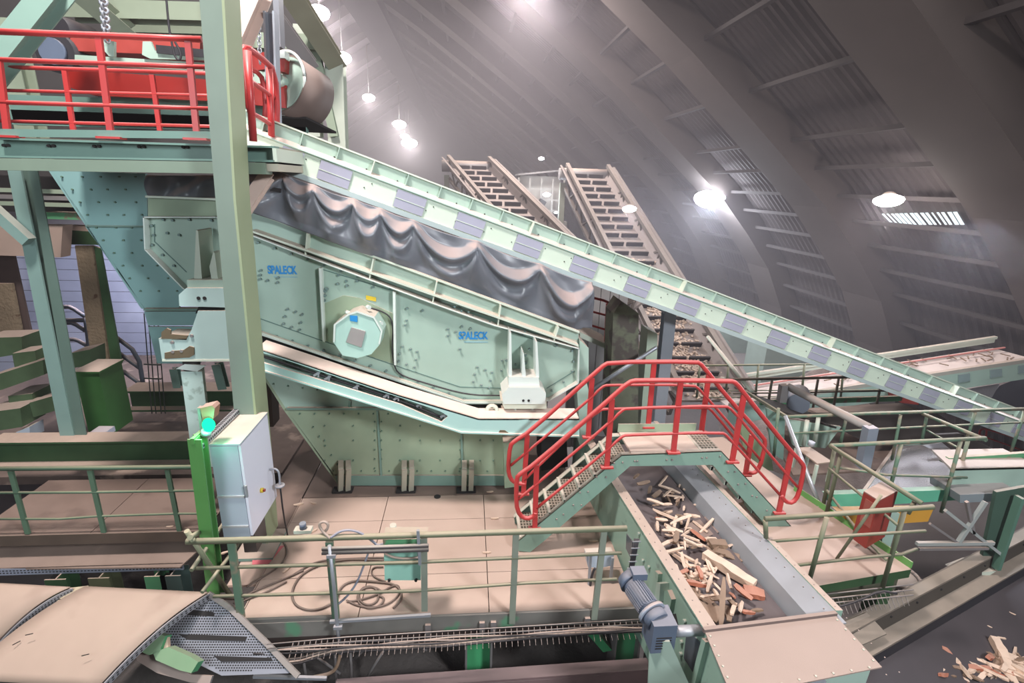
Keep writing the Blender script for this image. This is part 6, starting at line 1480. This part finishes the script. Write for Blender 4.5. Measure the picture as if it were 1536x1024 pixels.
o = m.build('carried_splinters', woodd, t); o['kind'] = 'stuff'
tag(polyY([(1500, 578), (1545, 560), (1545, 650), (1480, 620), (1490, 590)], 12.6, .4).build('dark_machine', paint('dark_slate', (.09, .09, .11), .3, .7)), 'dark slate machine block behind the end of the inclined conveyor', 'machinery')
tag(polyY([(1440, 585), (1500, 575), (1488, 596), (1440, 600)], 12.4, .4).build('grey_block', concrete), 'grey block between the cross conveyor and the dark slate machine', 'block')
t = thing('red_railing', 'short red handrail beside the foot of the inclined conveyor', 'railing', PY(1490, 660, 9.5))
rails(t, redrail, S([(1469, 652), (1470, 645), (1476, 642), (1536, 660)], 9.5), .022); rails(t, redrail, S([(1469, 652), (1536, 676)], 9.5), .018); rails(t, redrail, S([(1480, 643), (1479, 656)], 9.5), .018)
tag(polyY([(1350, 588), (1375, 585), (1378, 607), (1352, 604)], 10.5, .4).build('red_cabinet', redd), 'small red cabinet under the inclined conveyor', 'cabinet')
polygon = [(1480, 640), (1560, 655), (1560, 680), (1500, 668)]
# ---------------------------------------------------------------- head of incline at the far end: supports so it stands
for k, s in enumerate((2.2, 6.5, 10.3)):
    pass
# ================================================================ light
scn.render.engine = 'CYCLES'
light('ceiling_floodlight', 'AREA', (-3.5, 3.5, 13.5), 1650, (1, .93, .90), 1.6, aim=(-1.5, 6.5, 0))
light('ceiling_floodlight', 'AREA', (4.5, 6.0, 12.0), 1080, (1, .94, .92), 1.3, aim=(2.5, 5.5, 0))
light('side_fill', 'AREA', (6.5, -3.0, 8.0), 950, (.92, .96, 1), 2.0, aim=(-1.0, 7.0, 1.5))  # unseen frontal fill for the faces turned right and forward
light('side_fill', 'AREA', (-6.0, -2.5, 6.0), 260, (.85, .95, 1), 3.0, aim=(-3.0, 7.0, 2.0))  # added fill from front left, no fixture there
light('hall_fill', 'AREA', (9.0, 13.0, 9.0), 900, (1, .93, .92), 1.5, aim=(6.5, 12.0, -1))  # added fill over the right-hand conveyors, no fixture
light('hall_fill', 'AREA', (2.0, 20.0, 11.0), 1000, (1, .92, .90), 1.5, aim=(3.5, 20, 0))  # added fill to brighten the flighted conveyors, no fixture
light('pit_fill', 'AREA', (-7.5, 12.0, 2.7), 170, (.80, .82, 1), 1.0, aim=(-10, 15.0, 1))  # added fill to brighten the boarded wall, no lamp there
light('mesh_fill', 'AREA', (9.5, 9.0, 4.0), 260, (.80, .88, 1), 1.0, aim=(7.5, 7, 0))  # added bluish fill over the mesh floor, no lamp there
w = bpy.data.worlds.new('World'); scn.world = w; w.use_nodes = True
nt = w.node_tree; nt.nodes['Background'].inputs[0].default_value = (.55, .52, .6, 1); nt.nodes['Background'].inputs[1].default_value = .0
vs = nt.nodes.new('ShaderNodeVolumeScatter'); vs.inputs['Color'].default_value = (.88, .80, .87, 1);  vs.inputs['Anisotropy'].default_value = .25
tcv = nt.nodes.new('ShaderNodeTexCoord'); sx = nt.nodes.new('ShaderNodeSeparateXYZ'); mrv = nt.nodes.new('ShaderNodeMapRange')   # dust hangs deeper in the hall
nt.links.new(tcv.outputs['Object'], sx.inputs[0]); nt.links.new(sx.outputs['Y'], mrv.inputs['Value'])
mrv.inputs['From Min'].default_value = 6.5; mrv.inputs['From Max'].default_value = 14; mrv.inputs['To Min'].default_value = .0012; mrv.inputs['To Max'].default_value = .0115
nt.links.new(mrv.outputs[0], vs.inputs['Density'])
nt.links.new(vs.outputs[0], nt.nodes['World Output'].inputs['Volume'])
scn.cycles.use_denoising = True
scn.cycles.volume_step_rate = 3; w.cycles.volume_step_size = 4.0; scn.cycles.use_adaptive_sampling = True; scn.cycles.adaptive_threshold = .04; scn.cycles.volume_max_steps = 24; scn.cycles.max_bounces = 5; scn.cycles.diffuse_bounces = 3; scn.cycles.volume_bounces = 0
scn.cycles.sample_clamp_indirect = 4
vsn = scn.view_settings; vsn.view_transform = 'Standard'; vsn.look = 'None'; vsn.exposure = 0.42; vsn.gamma = 1; vsn.use_curve_mapping = False
scn.display_settings.display_device = 'sRGB'
for i, o in enumerate(protos):
    if i not in used_p: bpy.data.objects.remove(o)
